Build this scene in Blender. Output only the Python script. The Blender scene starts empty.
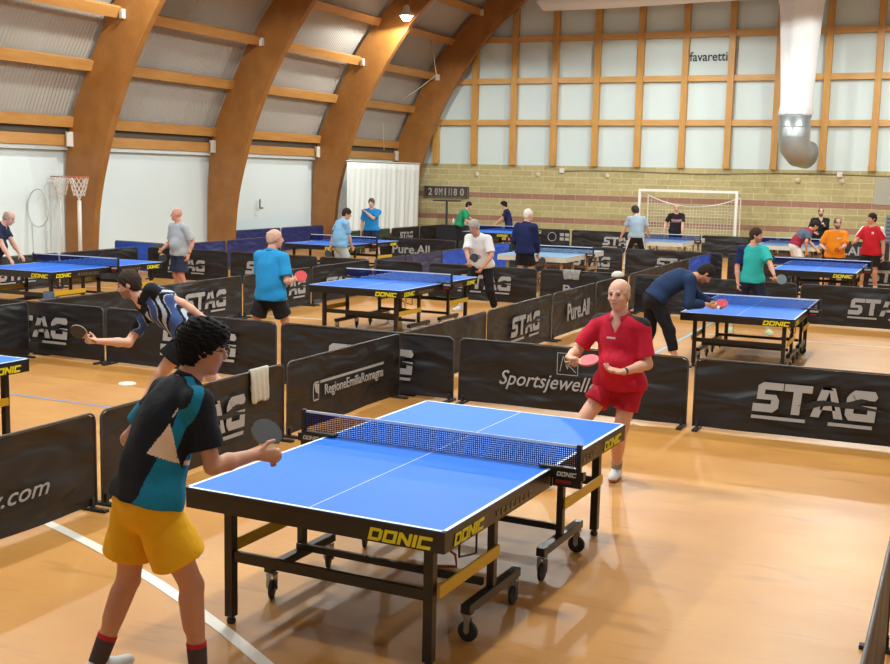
import bpy, bmesh, math, random
import numpy as np
from mathutils import Vector, Matrix
random.seed(7)
S = bpy.context.scene
COL = S.collection
PI = math.pi
S.view_settings.view_transform = 'Standard'
S.view_settings.look = 'None'
S.view_settings.gamma = 1
S.view_settings.exposure = 0.28

# ------------------------------------------------------------------ materials
def srgb(c):
    return tuple((v / 12.92 if v <= 0.04045 else ((v + 0.055) / 1.055) ** 2.4) for v in [x / 255 for x in c[:3]]) + (1,)
MATS = {}
def mat(name, c, rough=0.6, metal=0.0, spec=0.5, noise=0.0, nscale=8.0, bump=0.0, bscale=40.0, emit=0, sheen=0.0):
    if name in MATS: return MATS[name]
    m = bpy.data.materials.new(name); m.use_nodes = True
    nt = m.node_tree; b = nt.nodes['Principled BSDF']
    c = srgb(c)
    b.inputs['Base Color'].default_value = c
    b.inputs['Roughness'].default_value = rough
    b.inputs['Metallic'].default_value = metal
    b.inputs['Specular IOR Level'].default_value = spec
    if sheen: b.inputs['Sheen Weight'].default_value = sheen
    if emit:
        b.inputs['Emission Color'].default_value = c
        b.inputs['Emission Strength'].default_value = emit
    if noise or bump:
        tc = nt.nodes.new('ShaderNodeTexCoord')
        if noise:
            n = nt.nodes.new('ShaderNodeTexNoise'); n.inputs['Scale'].default_value = nscale; n.inputs['Detail'].default_value = 4
            nt.links.new(tc.outputs['Object'], n.inputs['Vector'])
            r = nt.nodes.new('ShaderNodeMapRange')
            r.inputs['To Min'].default_value = 1 - noise; r.inputs['To Max'].default_value = 1 + noise
            nt.links.new(n.outputs['Fac'], r.inputs['Value'])
            v = nt.nodes.new('ShaderNodeVectorMath'); v.operation = 'SCALE'; v.inputs[0].default_value = c[:3]
            nt.links.new(r.outputs[0], v.inputs['Scale'])
            nt.links.new(v.outputs[0], b.inputs['Base Color'])
        if bump:
            n2 = nt.nodes.new('ShaderNodeTexNoise'); n2.inputs['Scale'].default_value = bscale; n2.inputs['Detail'].default_value = 3
            nt.links.new(tc.outputs['Object'], n2.inputs['Vector'])
            bp = nt.nodes.new('ShaderNodeBump'); bp.inputs['Strength'].default_value = bump; bp.inputs['Distance'].default_value = 0.02
            nt.links.new(n2.outputs['Fac'], bp.inputs['Height']); nt.links.new(bp.outputs[0], b.inputs['Normal'])
    MATS[name] = m
    return m

# ------------------------------------------------------------------ mesh helpers
class MB:
    def __init__(s): s.v = []; s.f = []; s.mi = []
    def add(s, vs, fs, mi=0):
        o = len(s.v); s.v += [tuple(v) for v in vs]; s.f += [tuple(i + o for i in f) for f in fs]; s.mi += [mi] * len(fs)
    def box(s, c, d, rot=None, mi=0):
        hx, hy, hz = d[0] / 2, d[1] / 2, d[2] / 2
        vs = [Vector((x, y, z)) for x in (-hx, hx) for y in (-hy, hy) for z in (-hz, hz)]
        if rot is not None: vs = [rot @ v for v in vs]
        c = Vector(c)
        s.add([v + c for v in vs], [(0, 1, 3, 2), (4, 6, 7, 5), (0, 4, 5, 1), (2, 3, 7, 6), (0, 2, 6, 4), (1, 5, 7, 3)], mi)
    def bar(s, a, b, w, h, up=(0, 0, 1), mi=0):
        a, b = Vector(a), Vector(b); d = b - a; L = d.length; d.normalize()
        up = Vector(up); x = d.cross(up)
        if x.length < 1e-4: x = d.cross(Vector((1, 0, 0)))
        x.normalize(); y = x.cross(d)
        vs = []
        for p in (a, b):
            for (i, j) in ((-1, -1), (1, -1), (1, 1), (-1, 1)): vs.append(p + x * i * w / 2 + y * j * h / 2)
        s.add(vs, [(0, 3, 2, 1), (4, 5, 6, 7), (0, 1, 5, 4), (1, 2, 6, 5), (2, 3, 7, 6), (3, 0, 4, 7)], mi)
    def tube(s, pts, r, n=8, closed=False, mi=0, caps=True):
        pts = [Vector(p) for p in pts]; N = len(pts)
        rs = r if isinstance(r, (list, tuple)) else [r] * N
        vs = []; ref = None
        for i, p in enumerate(pts):
            if closed: d = pts[(i + 1) % N] - pts[i - 1]
            else: d = pts[min(i + 1, N - 1)] - pts[max(i - 1, 0)]
            d.normalize()
            if ref is None:
                ref = d.cross(Vector((0, 0, 1)))
                if ref.length < 1e-3: ref = d.cross(Vector((1, 0, 0)))
            x = (ref - d * ref.dot(d)).normalized(); ref = x; y = d.cross(x)
            for k in range(n):
                a = 2 * PI * k / n; vs.append(p + (x * math.cos(a) + y * math.sin(a)) * rs[i])
        fs = []
        for i in range(N if closed else N - 1):
            j = (i + 1) % N
            for k in range(n): fs.append((i * n + k, i * n + (k + 1) % n, j * n + (k + 1) % n, j * n + k))
        if not closed and caps:
            fs.append(tuple(range(n))[::-1]); fs.append(tuple((N - 1) * n + k for k in range(n)))
        s.add(vs, fs, mi)
    def lathe(s, prof, n=20, c=(0, 0, 0), mi=0, axis=None):
        vs = []; c = Vector(c)
        for r, z in prof:
            for k in range(n):
                a = 2 * PI * k / n; v = Vector((r * math.cos(a), r * math.sin(a), z))
                if axis is not None: v = axis @ v
                vs.append(v + c)
        fs = [(i * n + k, i * n + (k + 1) % n, (i + 1) * n + (k + 1) % n, (i + 1) * n + k) for i in range(len(prof) - 1) for k in range(n)]
        s.add(vs, fs, mi)
    def prism(s, poly, ext, M=None, mi=0):
        """poly: 2-D points in the xz plane, extruded along y by ext (y0,y1)"""
        n = len(poly); vs = []
        for y in ext:
            for (x, z) in poly:
                v = Vector((x, y, z)); vs.append(M @ v if M is not None else v)
        fs = [tuple(range(n)), tuple(range(2 * n - 1, n - 1, -1))]
        fs += [(i, (i + 1) % n + 0, n + (i + 1) % n, n + i)[::-1] for i in range(n)]
        s.add(vs, fs, mi)
    def build(s, name, mats, parent=None, smooth=False, bevel=0.0, M=None, recalc=True):
        me = bpy.data.meshes.new(name)
        me.from_pydata(s.v, [], s.f)
        if M is not None: me.transform(M)
        if not isinstance(mats, (list, tuple)): mats = [mats]
        for m in mats: me.materials.append(m)
        if any(s.mi): me.polygons.foreach_set('material_index', s.mi)
        if recalc:
            bm = bmesh.new(); bm.from_mesh(me); bmesh.ops.recalc_face_normals(bm, faces=bm.faces); bm.to_mesh(me); bm.free()
        if smooth: me.polygons.foreach_set('use_smooth', [True] * len(me.polygons))
        me.update()
        o = bpy.data.objects.new(name, me); COL.objects.link(o)
        if parent is not None: o.parent = parent
        if bevel:
            md = o.modifiers.new('bevel', 'BEVEL'); md.width = bevel; md.segments = 2; md.limit_method = 'ANGLE'
        return o
def tag(o, label=None, cat=None, group=None, kind=None):
    if label: o['label'] = label
    if cat: o['category'] = cat
    if group: o['group'] = group
    if kind: o['kind'] = kind
    return o
def empty(name, loc=(0, 0, 0), rz=0.0):
    o = bpy.data.objects.new(name, None); COL.objects.link(o); o.location = loc; o.rotation_euler = (0, 0, rz)
    o.empty_display_size = 0.1
    return o
def copy_tree(o, parent=None):
    c = o.copy(); COL.objects.link(c); c.parent = parent
    for ch in [x for x in KIDS.get(o.name, [])]: copy_tree(ch, c)
    return c
KIDS = {}
def index_kids(root):
    for ch in list(root.children):
        KIDS.setdefault(root.name, []).append(ch); index_kids(ch)

# ------------------------------------------------------------------ camera (hall axes: +Y down the hall, +X right)
CAMH, PITCH, ROLL, F_PX, YAW = 2.41595278, 0.137009648, 0.0215354465, 1146.13507, 0.425625475
def cam_axes():
    cy, sy, cp, sp = math.cos(YAW), math.sin(YAW), math.cos(PITCH), math.sin(PITCH)
    f = Vector((-sy * cp, cy * cp, -sp)); r = Vector((cy, sy, 0)); u = r.cross(f)
    return (math.cos(ROLL) * r + math.sin(ROLL) * u, -math.sin(ROLL) * r + math.cos(ROLL) * u, f)
cam = bpy.data.objects.new('camera', bpy.data.cameras.new('camera')); COL.objects.link(cam)
r_, u_, f_ = cam_axes()
cam.matrix_world = Matrix(((r_[0], u_[0], -f_[0], 0), (r_[1], u_[1], -f_[1], 0), (r_[2], u_[2], -f_[2], CAMH), (0, 0, 0, 1)))
cam.data.sensor_width = 36; cam.data.lens = F_PX / 890 * 36; cam.data.clip_end = 200
S.camera = cam
# ================================================================== THE HALL
XW, XE, YN, YS = -19.2, 11.2, 38.0, -7.0
def floor_mat():
    m = bpy.data.materials.new('orange_sports_floor'); m.use_nodes = True; nt = m.node_tree; N = nt.nodes; L = nt.links
    b = N['Principled BSDF']; tc = N.new('ShaderNodeTexCoord')
    def noise(scale, detail, sx=1, sy=1):
        mp = N.new('ShaderNodeMapping'); mp.inputs['Scale'].default_value = (sx, sy, 1); L.new(tc.outputs['Object'], mp.inputs[0])
        n = N.new('ShaderNodeTexNoise'); n.inputs['Scale'].default_value = scale; n.inputs['Detail'].default_value = detail
        L.new(mp.outputs[0], n.inputs['Vector']); return n
    n1 = noise(0.9, 6); n2 = noise(3.5, 5, 0.5, 2.2); n3 = noise(60, 2)
    cr = N.new('ShaderNodeValToRGB'); cr.color_ramp.elements[0].position = 0.32; cr.color_ramp.elements[1].position = 0.68
    cr.color_ramp.elements[0].color = srgb(FLOOR_A); cr.color_ramp.elements[1].color = srgb(FLOOR_B)
    L.new(n1.outputs['Fac'], cr.inputs[0])
    sc = N.new('ShaderNodeValToRGB'); sc.color_ramp.elements[0].position = 0.28; sc.color_ramp.elements[1].position = 0.42
    sc.color_ramp.elements[0].color = (0.74, 0.72, 0.68, 1); sc.color_ramp.elements[1].color = (1, 1, 1, 1)
    L.new(n2.outputs['Fac'], sc.inputs[0])
    mx = N.new('ShaderNodeMix'); mx.data_type = 'RGBA'; mx.blend_type = 'MULTIPLY'; mx.inputs['Factor'].default_value = 0.75
    L.new(cr.outputs[0], mx.inputs[6]); L.new(sc.outputs[0], mx.inputs[7])
    L.new(mx.outputs[2], b.inputs['Base Color'])
    rr = N.new('ShaderNodeMapRange'); rr.inputs['To Min'].default_value = 0.34; rr.inputs['To Max'].default_value = 0.50
    L.new(n2.outputs['Fac'], rr.inputs['Value']); L.new(rr.outputs[0], b.inputs['Roughness'])
    bp = N.new('ShaderNodeBump'); bp.inputs['Strength'].default_value = 0.08; bp.inputs['Distance'].default_value = 0.01
    L.new(n3.outputs['Fac'], bp.inputs['Height']); L.new(bp.outputs[0], b.inputs['Normal'])
    b.inputs['Specular IOR Level'].default_value = 0.42
    return m
FLOOR_A, FLOOR_B = (186, 128, 62), (204, 148, 76)
fm = MB(); fm.box(((XW + XE) / 2, (YN + YS) / 2, -0.05), (XE - XW + 1, YN - YS + 1, 0.1))
tag(fm.build('floor', floor_mat()), 'glossy orange sports hall floor', kind='structure')

# brick wall
def brick_mat():
    m = bpy.data.materials.new('split_face_blocks'); m.use_nodes = True; nt = m.node_tree; N = nt.nodes; L = nt.links
    b = N['Principled BSDF']; tc = N.new('ShaderNodeTexCoord')
    sep = N.new('ShaderNodeSeparateXYZ'); L.new(tc.outputs['Object'], sep.inputs[0])
    cmb = N.new('ShaderNodeCombineXYZ'); L.new(sep.outputs['X'], cmb.inputs['X']); L.new(sep.outputs['Z'], cmb.inputs['Y'])
    br = N.new('ShaderNodeTexBrick'); L.new(cmb.outputs[0], br.inputs['Vector'])
    br.inputs['Scale'].default_value = 1.0; br.inputs['Brick Width'].default_value = 0.80; br.inputs['Row Height'].default_value = 0.2
    br.inputs['Mortar Size'].default_value = 0.014; br.inputs['Mortar Smooth'].default_value = 0.3
    br.inputs['Color1'].default_value = srgb((196, 182, 132)); br.inputs['Color2'].default_value = srgb((180, 166, 118)); br.inputs['Mortar'].default_value = srgb((208, 198, 156))
    br2 = N.new('ShaderNodeTexBrick'); L.new(cmb.outputs[0], br2.inputs['Vector'])
    br2.inputs['Scale'].default_value = 1.0; br2.inputs['Brick Width'].default_value = 0.80; br2.inputs['Row Height'].default_value = 0.2
    br2.inputs['Mortar Size'].default_value = 0.012
    br2.inputs['Color1'].default_value = srgb((170, 128, 108)); br2.inputs['Color2'].default_value = srgb((158, 118, 98)); br2.inputs['Mortar'].default_value = srgb((184, 154, 130))
    def band(z0, z1):
        a = N.new('ShaderNodeMath'); a.operation = 'GREATER_THAN'; a.inputs[1].default_value = z0; L.new(sep.outputs['Z'], a.inputs[0])
        c = N.new('ShaderNodeMath'); c.operation = 'LESS_THAN'; c.inputs[1].default_value = z1; L.new(sep.outputs['Z'], c.inputs[0])
        d = N.new('ShaderNodeMath'); d.operation = 'MULTIPLY'; L.new(a.outputs[0], d.inputs[0]); L.new(c.outputs[0], d.inputs[1]); return d
    s = N.new('ShaderNodeMath'); s.operation = 'ADD'; L.new(band(1.6, 1.8).outputs[0], s.inputs[0]); L.new(band(0.8, 1.0).outputs[0], s.inputs[1])
    mx = N.new('ShaderNodeMix'); mx.data_type = 'RGBA'; L.new(s.outputs[0], mx.inputs['Factor']); L.new(br.outputs['Color'], mx.inputs[6]); L.new(br2.outputs['Color'], mx.inputs[7])
    n = N.new('ShaderNodeTexNoise'); n.inputs['Scale'].default_value = 9; L.new(tc.outputs['Object'], n.inputs['Vector'])
    mr = N.new('ShaderNodeMapRange'); mr.inputs['To Min'].default_value = 0.8; mr.inputs['To Max'].default_value = 1.2; L.new(n.outputs['Fac'], mr.inputs['Value'])
    vm = N.new('ShaderNodeVectorMath'); vm.operation = 'SCALE'; L.new(mx.outputs[2], vm.inputs[0]); L.new(mr.outputs[0], vm.inputs['Scale'])
    L.new(vm.outputs[0], b.inputs['Base Color']); b.inputs['Roughness'].default_value = 0.9
    bp = N.new('ShaderNodeBump'); bp.inputs['Strength'].default_value = 0.5; bp.inputs['Distance'].default_value = 0.01
    L.new(n.outputs['Fac'], bp.inputs['Height']); L.new(bp.outputs[0], b.inputs['Normal'])
    return m
w = MB(); w.box(((XW + XE) / 2, YN + 0.14, 1.39), (XE - XW + 1, 0.32, 2.78))
tag(w.build('wall_back', brick_mat()), 'tan block wall with two reddish bands at the far end', kind='structure')
mwood = mat('glulam', (170, 104, 44), rough=0.5, noise=0.12, nscale=3.0)
def glulam_mat(name, base, base2, axis):
    m = bpy.data.materials.new(name); m.use_nodes = True; nt = m.node_tree; N = nt.nodes; L = nt.links; b = N['Principled BSDF']
    tc = N.new('ShaderNodeTexCoord'); mp = N.new('ShaderNodeMapping')
    mp.inputs['Scale'].default_value = axis; L.new(tc.outputs['Object'], mp.inputs[0])
    n = N.new('ShaderNodeTexNoise'); n.inputs['Scale'].default_value = 2.2; n.inputs['Detail'].default_value = 6; n.inputs['Roughness'].default_value = 0.65
    L.new(mp.outputs[0], n.inputs['Vector'])
    cr = N.new('ShaderNodeValToRGB'); cr.color_ramp.elements[0].position = 0.3; cr.color_ramp.elements[1].position = 0.72
    cr.color_ramp.elements[0].color = srgb(base); cr.color_ramp.elements[1].color = srgb(base2)
    L.new(n.outputs['Fac'], cr.inputs[0]); L.new(cr.outputs[0], b.inputs['Base Color'])
    b.inputs['Roughness'].default_value = 0.45
    return m
W_ARCH = glulam_mat('arch_timber', (142, 90, 38), (164, 110, 52), (1.2, 1.2, 0.9))
W_PURL = glulam_mat('purlin_timber', (176, 122, 60), (198, 146, 82), (3, 0.5, 3))
W_POST = glulam_mat('post_timber', (190, 136, 62), (208, 158, 84), (3, 3, 0.5))
W_RAIL = glulam_mat('rail_timber', (196, 144, 74), (218, 170, 104), (0.5, 3, 3))
WHITE_PANEL = mat('white_gable_sheet', (214, 228, 228), rough=0.55, noise=0.03, nscale=1.5)

OUT = [(-19.2, -0.0), (-19.18, 1.4), (-19.13, 2.66), (-18.98, 3.45), (-18.68, 4.15), (-18.38, 4.75), (-17.75, 5.9), (-17.05, 6.85), (-16.35, 7.62), (-15.49, 8.35), (-14.4, 9.12), (-13.0, 9.92), (-11.2, 10.75), (-9.0, 11.45), (-6.5, 11.95), (-4.0, 12.1)]
INN = [(-18.32, -0.0), (-18.22, 1.4), (-18.0, 2.42), (-17.68, 3.45), (-17.35, 4.25), (-16.95, 5.05), (-16.35, 6.0), (-15.75, 6.82), (-15.1, 7.52), (-14.4, 8.12), (-13.4, 8.84), (-12.2, 9.5), (-10.6, 10.15), (-8.6, 10.72), (-6.3, 11.1), (-4.0, 11.22)]
INN = [(x - .10 * (1 - i / 15), z) for i, (x, z) in enumerate(INN)]
MX = lambda P: P + [(-8 - x, z) for x, z in P[::-1][1:]]
OUTF, INNF = MX(OUT), MX(INN)
# upper gable: sheet cut to the roof curve
w = MB()
poly = [(x, z) for x, z in OUTF if z > 2.78]
poly = [(-19.1, 2.78)] + poly + [(11.1, 2.78)]
w.prism(poly, (YN, YN + 0.1))
tag(w.build('wall_back_gable', WHITE_PANEL), 'white sheeted gable above the block wall', kind='structure')
# side walls (white sheets) and the near end
WP = mat('white_side_sheet', (226, 238, 240), rough=0.5, noise=0.025, nscale=0.8)
for nm, x in (('wall_left', XW - 0.08), ('wall_right', XE + 0.08)):
    w = MB(); w.box((x, (YN + YS) / 2, 1.75), (0.1, YN - YS + 0.8, 3.5)); tag(w.build(nm, WP), 'smooth white wall sheets between the timber arches' if nm == 'wall_left' else 'white side wall', kind='structure')
w = MB(); w.prism([(-19.2, 0)] + [p for p in OUTF[1:-1]] + [(11.2, 0)], (YS - 0.1, YS)); tag(w.build('wall_front', WP), 'white wall behind the viewer', kind='structure')

# ceiling: corrugated sheet on the arch backs
def roof():
    pts = []
    for i in range(len(OUTF) - 1):
        (x0, z0), (x1, z1) = OUTF[i], OUTF[i + 1]
        if z1 < 2.9 and z0 < 2.9: continue
        pts.append((x0, z0))
    pts.append(OUTF[-3] if OUTF[-3][1] > 2.6 else OUTF[-4])
    V = []; F = []
    pitch = 0.11; n = int((YN - YS + 0.4) / pitch * 2)
    for k in range(n + 1):
        y = YS - 0.1 + k * pitch / 2; off = 0.13 + (0.016 if k % 2 else 0)
        for i, (x, z) in enumerate(pts):
            a = pts[max(i - 1, 0)]; b = pts[min(i + 1, len(pts) - 1)]
            t = Vector((b[0] - a[0], b[1] - a[1])).normalized(); nx, nz = -t.y, t.x
            V.append((x + nx * off, y, z + nz * off))
    m = len(pts)
    for k in range(n):
        for i in range(m - 1): F.append((k * m + i, k * m + i + 1, (k + 1) * m + i + 1, (k + 1) * m + i))
    mb = MB(); mb.add(V, F)
    return mb.build('ceiling', mat('roof_sheet', (172, 166, 158), rough=0.5, noise=0.04, nscale=0.7), recalc=False)
tag(roof(), 'corrugated pale roof sheeting curving over the hall', kind='structure')
# arches
AY = [4.25, 9.75, 15.25, 20.75, 26.25, 31.8, 37.3]
def fine(P, k=3):
    out = []
    for i in range(len(P) - 1):
        p0 = P[max(i - 1, 0)]; p1 = P[i]; p2 = P[i + 1]; p3 = P[min(i + 2, len(P) - 1)]
        for j in range(k):
            t = j / k
            out.append(tuple(0.5 * (2 * p1[q] + (p2[q] - p0[q]) * t + (2 * p0[q] - 5 * p1[q] + 4 * p2[q] - p3[q]) * t * t + (3 * p1[q] - p0[q] - 3 * p2[q] + p3[q]) * t ** 3) for q in (0, 1)))
    return out + [P[-1]]
FO, FI = fine(OUTF), fine(INNF)
FO = [(x, z) if i not in (0, len(FO) - 1) else (x, 0) for i, (x, z) in enumerate(FO)]
ALAB = {3: 'curved timber arch nearest the basketball hoops, furthest left in view', 4: 'second curved timber arch from the left, rising behind the grey barriers',
        5: 'third curved timber arch, standing at the near edge of the white curtain', 6: 'curved timber arch against the far gable wall, behind the curtain'}
for i, y in enumerate(AY):
    if i < 2: continue
    mb = MB(); n = len(FO); V = []; F = []
    for yy in (y, y + 0.2):
        V += [(x, yy, z) for x, z in FO]; V += [(x, yy, z) for x, z in FI]
    for k in range(n - 1):
        F.append((k, k + 1, n + k + 1, n + k)); F.append((2 * n + k, 3 * n + k, 3 * n + k + 1, 2 * n + k + 1))
        F.append((k, 2 * n + k, 2 * n + k + 1, k + 1)); F.append((n + k, n + k + 1, 3 * n + k + 1, 3 * n + k))
    F.append((0, n, 3 * n, 2 * n)); F.append((n - 1, 3 * n - 1, 4 * n - 1, 2 * n - 1)) if False else None
    mb.add(V, [f for f in F if f])
    o = mb.build('timber_arch', W_ARCH, bevel=0.012)
    tag(o, ALAB.get(i, 'curved timber arch of the hall, outside the picture'), 'arch', 'curved timber arches of the hall')
# purlins between arches (left side, visible bays)
PUR = [(-18.95, 3.42, 0.30), (-18.35, 4.68, 0.62), (-17.52, 5.82, 0.9), (-16.86, 6.98, 0.95), (-15.9, 7.98, 0.9)]
PN = ['lowest', 'second', 'third', 'fourth', 'fifth']
BN = {2: 'in the bay left of the first arch', 3: 'in the bay between the first two arches', 4: 'in the bay between the second and third arches', 5: 'in the bay beside the far gable wall'}
m_brk = mat('bracket_steel', (226, 222, 212), rough=0.4)
for i in range(2, 6):
    y0, y1 = AY[i] + 0.2, AY[i + 1]
    for j, (x, z, an) in enumerate(PUR):
        if i == 2 and j > 2: continue
        if i == 3 and j > 3: continue
        mb = MB(); nx, nz = math.cos(an * 0.9), -math.sin(an * 0.9)
        c0 = Vector((x, 0, z))
        mb.bar((x, y0 + 0.0, z), (x, y1, z), 0.13, 0.24, up=(math.sin(an * 0.6), 0, math.cos(an * 0.6)))
        o = mb.build('roof_purlin', W_PURL)
        tag(o, '%s horizontal roof purlin up the curve, %s' % (PN[j], BN[i]), 'purlin', 'roof purlins between the arches')
        if (j, i) in ((2, 2), (2, 3), (2, 4), (2, 5), (4, 5)):
            q = MB(); q.box((x + 0.12, y1 - 0.03, z - 0.05), (0.12, 0.05, 0.2)); q.box((x + 0.18, y1 - 0.06, z - 0.05), (0.03, 0.1, 0.2))
            q.build('bracket', m_brk, parent=o)
    mb = MB(); mb.bar((-19.05, y0, 3.0), (-19.05, y1, 3.0), 0.12, 0.24)
    o = mb.build('wall_beam', W_PURL); tag(o, 'timber beam topping the white wall, %s' % BN[i], 'beam', 'timber beams above the white wall')
    q = MB(); q.box((-18.96, y1 - 0.06, 3.02), (0.12, 0.12, 0.34)); q.box((-18.9, y1 - 0.12, 3.02), (0.03, 0.18, 0.3)); q.build('bracket', m_brk, parent=o)
    mb = MB(); mb.box((-19.13, (y0 + y1) / 2, 3.2), (0.08, y1 - y0, 0.26))  # sheet over the gap between beams, coloured as dark as its shade
    mb.box((-19.1, (y0 + y1) / 2, 2.83), (0.06, y1 - y0, 0.1), mi=1)
    tag(mb.build('trim_%d' % i, [mat('gap_shade', (96, 88, 78), rough=0.7), WP]), 'gap between the two wall beams, its shade put into the colour', kind='structure')
# gable frame
fr = empty('gable_frame', (0, YN - 0.02, 2.78))
tag(fr, 'grid of orange timber posts and rails on the white gable wall', 'timber frame')
SPX = 1.4812; X0 = -16.19
def roofz(x, P=FI):
    for i in range(len(P) - 1):
        if P[i][0] <= x <= P[i + 1][0]: return P[i][1] + (P[i + 1][1] - P[i][1]) * (x - P[i][0]) / (P[i + 1][0] - P[i][0])
    return 3
for k in range(-1, 19):
    x = X0 + k * SPX
    zt = roofz(x, FO) - 0.1
    if zt < 3.2 or x > 10.6: continue
    mb = MB(); mb.box((x, -0.12, (zt - 2.78) / 2), (0.2, 0.2, zt - 2.78))
    mb.box((x - 0.11, -0.12, 0.08), (0.02, 0.1, 0.16)); mb.box((x + 0.11, -0.12, 0.08), (0.02, 0.1, 0.16))
    mb.build('post', W_POST, parent=fr)
for z in (4.24, 5.66, 7.06, 8.5, 9.9):
    for k in range(-2, 19):
        xa, xb = X0 + k * SPX + 0.1, X0 + (k + 1) * SPX - 0.1
        if roofz((xa), FO) < z + 0.2 or roofz(xb, FO) < z + 0.2 or xb > 10.8 or (k == -2): continue
        mb = MB(); mb.box(((xa + xb) / 2, -0.09, z - 2.78), (xb - xa, 0.14, 0.19))
        mb.build('rail', W_RAIL, parent=fr)
# lettering on the gable
def text_mesh(txt, size=1.0, ext=0.004, shear=0.0, bold=0.0, align='CENTER'):
    cu = bpy.data.curves.new('txt', 'FONT'); cu.body = txt; cu.size = size; cu.extrude = ext; cu.shear = shear; cu.offset = bold
    cu.align_x = align; cu.align_y = 'CENTER'; cu.resolution_u = 3
    ob = bpy.data.objects.new('txt', cu); COL.objects.link(ob)
    bpy.context.view_layer.update()
    dg = bpy.context.evaluated_depsgraph_get()
    me = bpy.data.meshes.new_from_object(ob.evaluated_get(dg))
    bpy.data.objects.remove(ob)
    return me
def text_part(name, txt, M, m, parent, size=1.0, fitw=None, fith=None, shear=0.0, bold=0.0):
    me = text_mesh(txt, size, 0.002, shear, bold)
    xs = [v.co.x for v in me.vertices]; ys = [v.co.y for v in me.vertices]
    sx = fitw / (max(xs) - min(xs)) if fitw else 1; sy = fith / (max(ys) - min(ys)) if fith else sx
    cx, cy = (max(xs) + min(xs)) / 2, (max(ys) + min(ys)) / 2
    me.transform(M @ Matrix.Diagonal((sx, sy, 1, 1)) @ Matrix.Translation((-cx, -cy, 0)))
    me.materials.clear(); me.materials.append(m)
    o = bpy.data.objects.new(name, me); COL.objects.link(o)
    if parent: o.parent = parent
    return o
# text local: x right, y up, z out of the surface
def face_M(origin, right, up=(0, 0, 1)):
    r = Vector(right).normalized(); u = Vector(up).normalized(); n = r.cross(u)
    return Matrix(((r.x, u.x, n.x, origin[0]), (r.y, u.y, n.y, origin[1]), (r.z, u.z, n.z, origin[2]), (0, 0, 0, 1)))
INK = mat('dark_ink', (52, 56, 58), rough=0.6)
o = text_part('wall_lettering', 'favaretti', face_M((-8.08, YN - 0.02, 6.36), (1, 0, 0)), INK, None, fitw=1.22, fith=0.3, bold=0.012)
tag(o, 'dark lower-case lettering on one white gable panel', 'lettering')
# cable along the block wall and junction boxes
mb = MB(); pts = [(-12.9 + i * 0.91, YN - 0.05, 2.6 + 0.012 * i * 0.4 + 0.03 * math.sin(i * 0.9)) for i in range(18)]
mb.tube(pts, 0.016, 6)
o = mb.build('wall_cable', mat('cable_grey', (120, 112, 100), rough=0.5), smooth=True); tag(o, 'thin dark cable running along the top of the block wall', 'cable')
for x, z in ((-12.9, 2.62), (-3.8, 2.66)):
    q = MB(); q.box((x, YN - 0.06, z), (0.16, 0.1, 0.16)); q.build('junction_box', m_brk, parent=o)
# round vents in the block wall
for i, (x, z) in enumerate(((-16.1, 2.42), (-13.8, 2.46), (-11.3, 2.47), (-5.05, 2.45), (-3.72, 2.45))):
    q = MB(); q.lathe([(0.0, 0.02), (0.07, 0.02), (0.075, 0.0), (0.09, 0.0), (0.09, 0.03), (0.0, 0.03)], 14, (x, YN - 0.02, z), axis=Matrix.Rotation(PI / 2, 3, 'X'))
    tag(q.build('wall_vent', mat('vent_stone', (214, 204, 170), rough=0.7), smooth=True), ['pale round vent at the left of the block wall, right of the scoreboard', 'pale round vent high above the person in the navy T-shirt', 'pale round vent left of the goal under the cable', 'left of two pale vents below the metal duct', 'right of two pale vents below the metal duct'][i], 'vent', 'round vents in the block wall')
# big cream patch on the wall, right
q = MB(); q.box((-2.0, YN - 0.03, 2.16), (1.5, 0.02, 0.8)); tag(q.build('wall_board', mat('pale_board', (176, 172, 156), rough=0.7)), 'pale grey board fixed on the block wall at far right', 'board')
q = MB(); q.box((-1.9, YN - 0.05, 1.0), (0.9, 0.04, 0.9))
for k in range(7): q.box((-1.9, YN - 0.08, 0.62 + k * 0.12), (0.86, 0.03, 0.05), mi=1)
tag(q.build('wall_grille', [mat('grille_grey', (132, 140, 150), rough=0.5), mat('grille_dark', (84, 90, 100), rough=0.5)]), 'grey slatted grille low on the block wall at far right', 'grille')

# scoreboard
sb = empty('scoreboard', (-17.27, YN - 0.03, 1.78))
tag(sb, 'dark framed scoreboard with pale digits high on the block wall', 'scoreboard')
q = MB(); q.box((0, -0.03, 0), (1.75, 0.08, 0.4)); q.build('panel', mat('board_dark', (74, 62, 52), rough=0.5), parent=sb)
q = MB()
for (a, b, w_, h_) in ((0, .19, 1.75, .03), (0, -.19, 1.75, .03), (-.87, 0, .03, .4), (.87, 0, .03, .4)): q.box((a, -0.08, b), (w_, 0.03, h_))
q.build('frame', mat('frame_grey', (112, 104, 94), rough=0.4), parent=sb)
for k, t in enumerate(('25', 'BARI', '10', '8', '0')): pass
dig = mat('digit_white', (176, 172, 164), rough=0.5)
for k, (t, x, ww) in enumerate((('2', -.62, .16), ('0', -.38, .12), ('M', -.2, .14), ('1', -.02, .05), ('11', .18, .12), ('8', .38, .13), ('0', .64, .16))):
    text_part('digit', t, face_M((x, -0.075, 0), (1, 0, 0)), dig, sb, fitw=ww, fith=0.26, bold=0.02)
# small stand below the scoreboard
um = empty('umpire_stand', (-16.9, 37.2, 0)); tag(um, 'dark metal stand with a flat top below the scoreboard', 'stand')
q = MB(); q.bar((0, 0, 0), (0, 0, 1.45), 0.06, 0.06); q.build('pole', mat('dark_steel', (58, 56, 60), rough=0.4), parent=um)
q = MB(); q.box((0, 0, 1.48), (0.95, 0.35, 0.05)); q.build('top', mat('dark_steel', (58, 56, 60)), parent=um)
q = MB(); q.box((0, 0, 0.02), (0.6, 0.5, 0.04)); q.build('base', mat('dark_steel', (58, 56, 60)), parent=um)

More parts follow.
